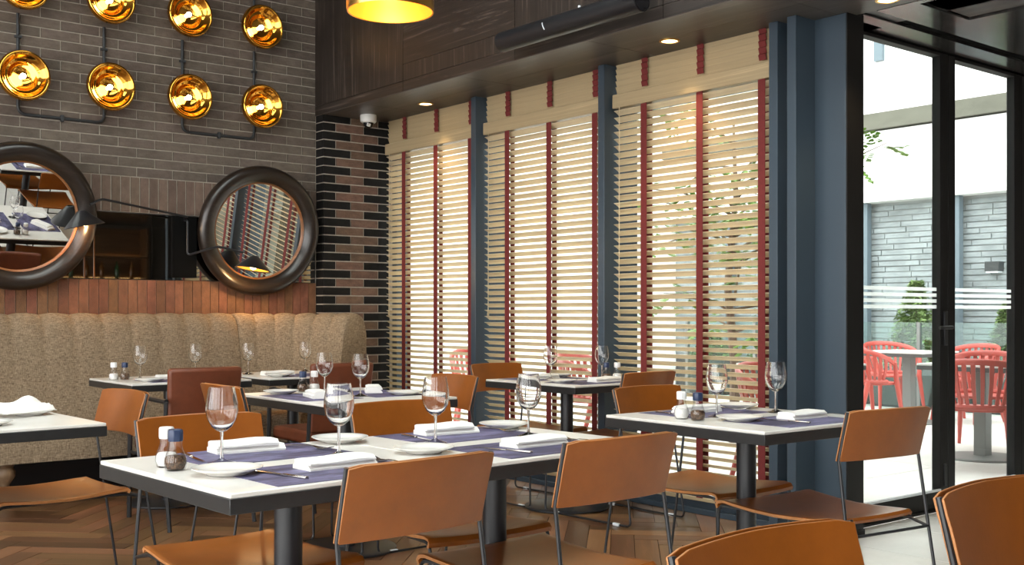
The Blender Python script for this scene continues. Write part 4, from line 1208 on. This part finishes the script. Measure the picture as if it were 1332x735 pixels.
# moulded red terrace armchairs
def make_terrace_chair():
    c = thing('terrace_chair', '', 'chair', (0, 0, 0), 0, 'coral-red moulded terrace chairs')
    # seat, facing +Y
    pts = []
    for k in range(28):
        a = 2*PI*k/28; x, y = 0.235*math.copysign(abs(math.cos(a))**0.75, math.cos(a)), 0.225*math.copysign(abs(math.sin(a))**0.75, math.sin(a))
        pts.append((x, y+0.02))
    G().prism(pts, 0.435, 0.46).build('seat', 'pink_plastic', c, bevel=0.008)
    # shell: top rail sweeping from arm to arm
    def shell(t):    # t -1..1 around the back, returns plan point and rail height
        a = t*R(118)
        x, y = 0.30*math.sin(a), -0.02 - 0.30*math.cos(a)*0.98
        z = 0.815 - 0.15*abs(t)**2.2
        return Vector((x, y, z))
    top = [shell(-1+2*k/32) for k in range(33)]
    rows = []
    for p_ in top:
        o_ = Vector((p_.x, p_.y+0.02, 0)).normalized()
        rows.append([p_ - o_*0.014 + Vector((0, 0, -0.035)), p_ - o_*0.016, p_ + Vector((0, 0, 0.012)), p_ + o_*0.016, p_ + o_*0.014 + Vector((0, 0, -0.035))])
    g = G().grid(rows, closed_u=True); g.f.append((0, 1, 2, 3, 4)); nn = 32*5; g.f.append((nn+4, nn+3, nn+2, nn+1, nn))
    g.build('top_rail', 'pink_plastic', c, smooth=True, ang=60)
    for k in range(17):
        t = -0.80 + 1.6*k/16
        p1 = shell(t); o_ = Vector((p1.x, p1.y+0.02, 0)).normalized()
        a = t*R(118); p0 = Vector((0.225*math.sin(a), 0.0-0.205*math.cos(a), 0.455)); tg = Vector((o_.y, -o_.x, 0))
        pm_ = (p0*0.45+p1*0.55) + o_*0.02
        rws = []
        for q, w_ in ((p0, 0.011), (pm_, 0.014), (p1+Vector((0, 0, -0.02)), 0.016)):
            rws.append([q - tg*w_, q + tg*w_])
        G().sheet(rws, 0.012).build('back_slat', 'pink_plastic', c, smooth=True)
    # lower band that ties the slats
    band_ = [(0.24*math.sin(R(118)*t), -0.22*math.cos(R(118)*t), 0.47) for t in [-0.9+1.8*k/20 for k in range(21)]]
    G().tube(band_, 0.022, 8).build('lower_band', 'pink_plastic', c, smooth=True)
    for sx in (-1, 1):
        G().tube([(sx*0.275, 0.12, 0.665), (sx*0.235, 0.17, 0.45), (sx*0.27, 0.235, 0.0)], [0.020, 0.026, 0.015], 10).build('leg', 'pink_plastic', c, smooth=True)
        G().tube([(sx*0.20, -0.13, 0.47), (sx*0.25, -0.27, 0.0)], [0.028, 0.015], 10).build('leg', 'pink_plastic', c, smooth=True)
    return c
tc_ = make_terrace_chair(); tu = []
ZG = -0.004
for x, y, rz, lb in (
    (7.83, 4.12, -70, 'coral-red slatted terrace chair nearest the right door, seen from behind'),
    (9.85, 6.35, -115, 'coral-red slatted terrace chair behind the left door pane'),
    (11.25, 6.95, 150, 'coral-red terrace chair beyond the table behind the left door'),
    (9.05, 4.74, 105, 'coral-red terrace chair just beyond the table behind the right door'),
    (11.15, 6.0, 80, 'coral-red terrace chair far behind the right door'),
    (8.15, 6.0, 160, 'coral-red terrace chair partly hidden by the door jamb'),
    (5.95, 4.45, 170, 'coral-red terrace chair behind the lower right end of the right blind'),
    (6.2, 6.5, 200, 'coral-red terrace chair behind the middle blind'),
    (6.35, 8.2, 150, 'coral-red terrace chair behind the blind next to the brick pier')):
    place(tc_, tu, (x, y, ZG), R(rz), lb)
def terrace_table(x, y, lb):
    t = thing('terrace_table', lb, 'table', (x, y, ZG), 0, 'round-based terrace tables')
    box('table_top', (-0.36, -0.36, 0.735), (0.36, 0.36, 0.752), 'terrace_top', t, bevel=0.003)
    box('edge_band', (-0.36, -0.36, 0.70), (0.36, 0.36, 0.7348), 'terrace_edge', t, bevel=0.003)
    G().box((-0.05, -0.05, 0.02), (0.05, 0.05, 0.70)).build('column', 'terrace_leg', t, bevel=0.004)
    G().lathe([(0, 0.0), (0.31, 0.0), (0.315, 0.006), (0.31, 0.016), (0.06, 0.024), (0, 0.024)], 40).build('base', 'terrace_leg', t, smooth=True)
terrace_table(8.45, 4.42, 'white-topped terrace table behind the nearest coral chair')
terrace_table(10.6, 6.35, 'white-topped terrace table farther away behind the left door pane')
terrace_table(7.35, 5.35, 'white-topped terrace table hidden mostly by the door jamb')

# ================================================================ BACK BAR seen only in the mirror band
bar = thing('back_bar', 'lit bar shelving with bottles, seen in the smoked mirror band', 'shelving', (5.6, -3.95, 0))
box('carcass', (-1.6, 0.0, 0.0), (1.6, 0.06, 2.6), 'shelf_wood', bar)
for k in range(4):
    box('shelf', (-1.6, 0.06, 0.95+0.38*k), (1.6, 0.34, 0.98+0.38*k), 'shelf_wood', bar)
    box('strip_light', (-1.6, 0.062, 0.981+0.38*k), (1.6, 0.08, 0.992+0.38*k), 'shelf_glow', bar)
for x in (-1.6, 0.0, 1.56):
    box('upright', (x, 0.06, 0.0), (x+0.04, 0.34, 2.6), 'shelf_wood', bar)
def bottle_mesh(m): return G().lathe([(0, 0), (0.036, 0), (0.038, 0.006), (0.038, 0.18), (0.028, 0.21), (0.013, 0.235), (0.013, 0.29), (0, 0.29)], 14).mesh('bottle', m, True)
bm1, bm2 = bottle_mesh('bottle_amber'), bottle_mesh('bottle_green')
for k in range(3):
    for i in range(12):
        x = -1.45 + 0.255*i
        if abs(x) < 0.08: continue
        o = link('bottle', bm1 if (i*7+k) % 3 else bm2, None, (5.6+x, -3.75, 0.9805+0.38*k))
        tag(o, ('amber' if (i*7+k) % 3 else 'green') + ' bar bottle, %s from the left on the %s lit shelf in the mirror' % (('first','second','third','fourth','fifth','sixth','seventh','eighth','ninth','tenth','eleventh','twelfth')[i], ('lowest','middle','top')[k]), 'bottle', 'bottles on the back bar')
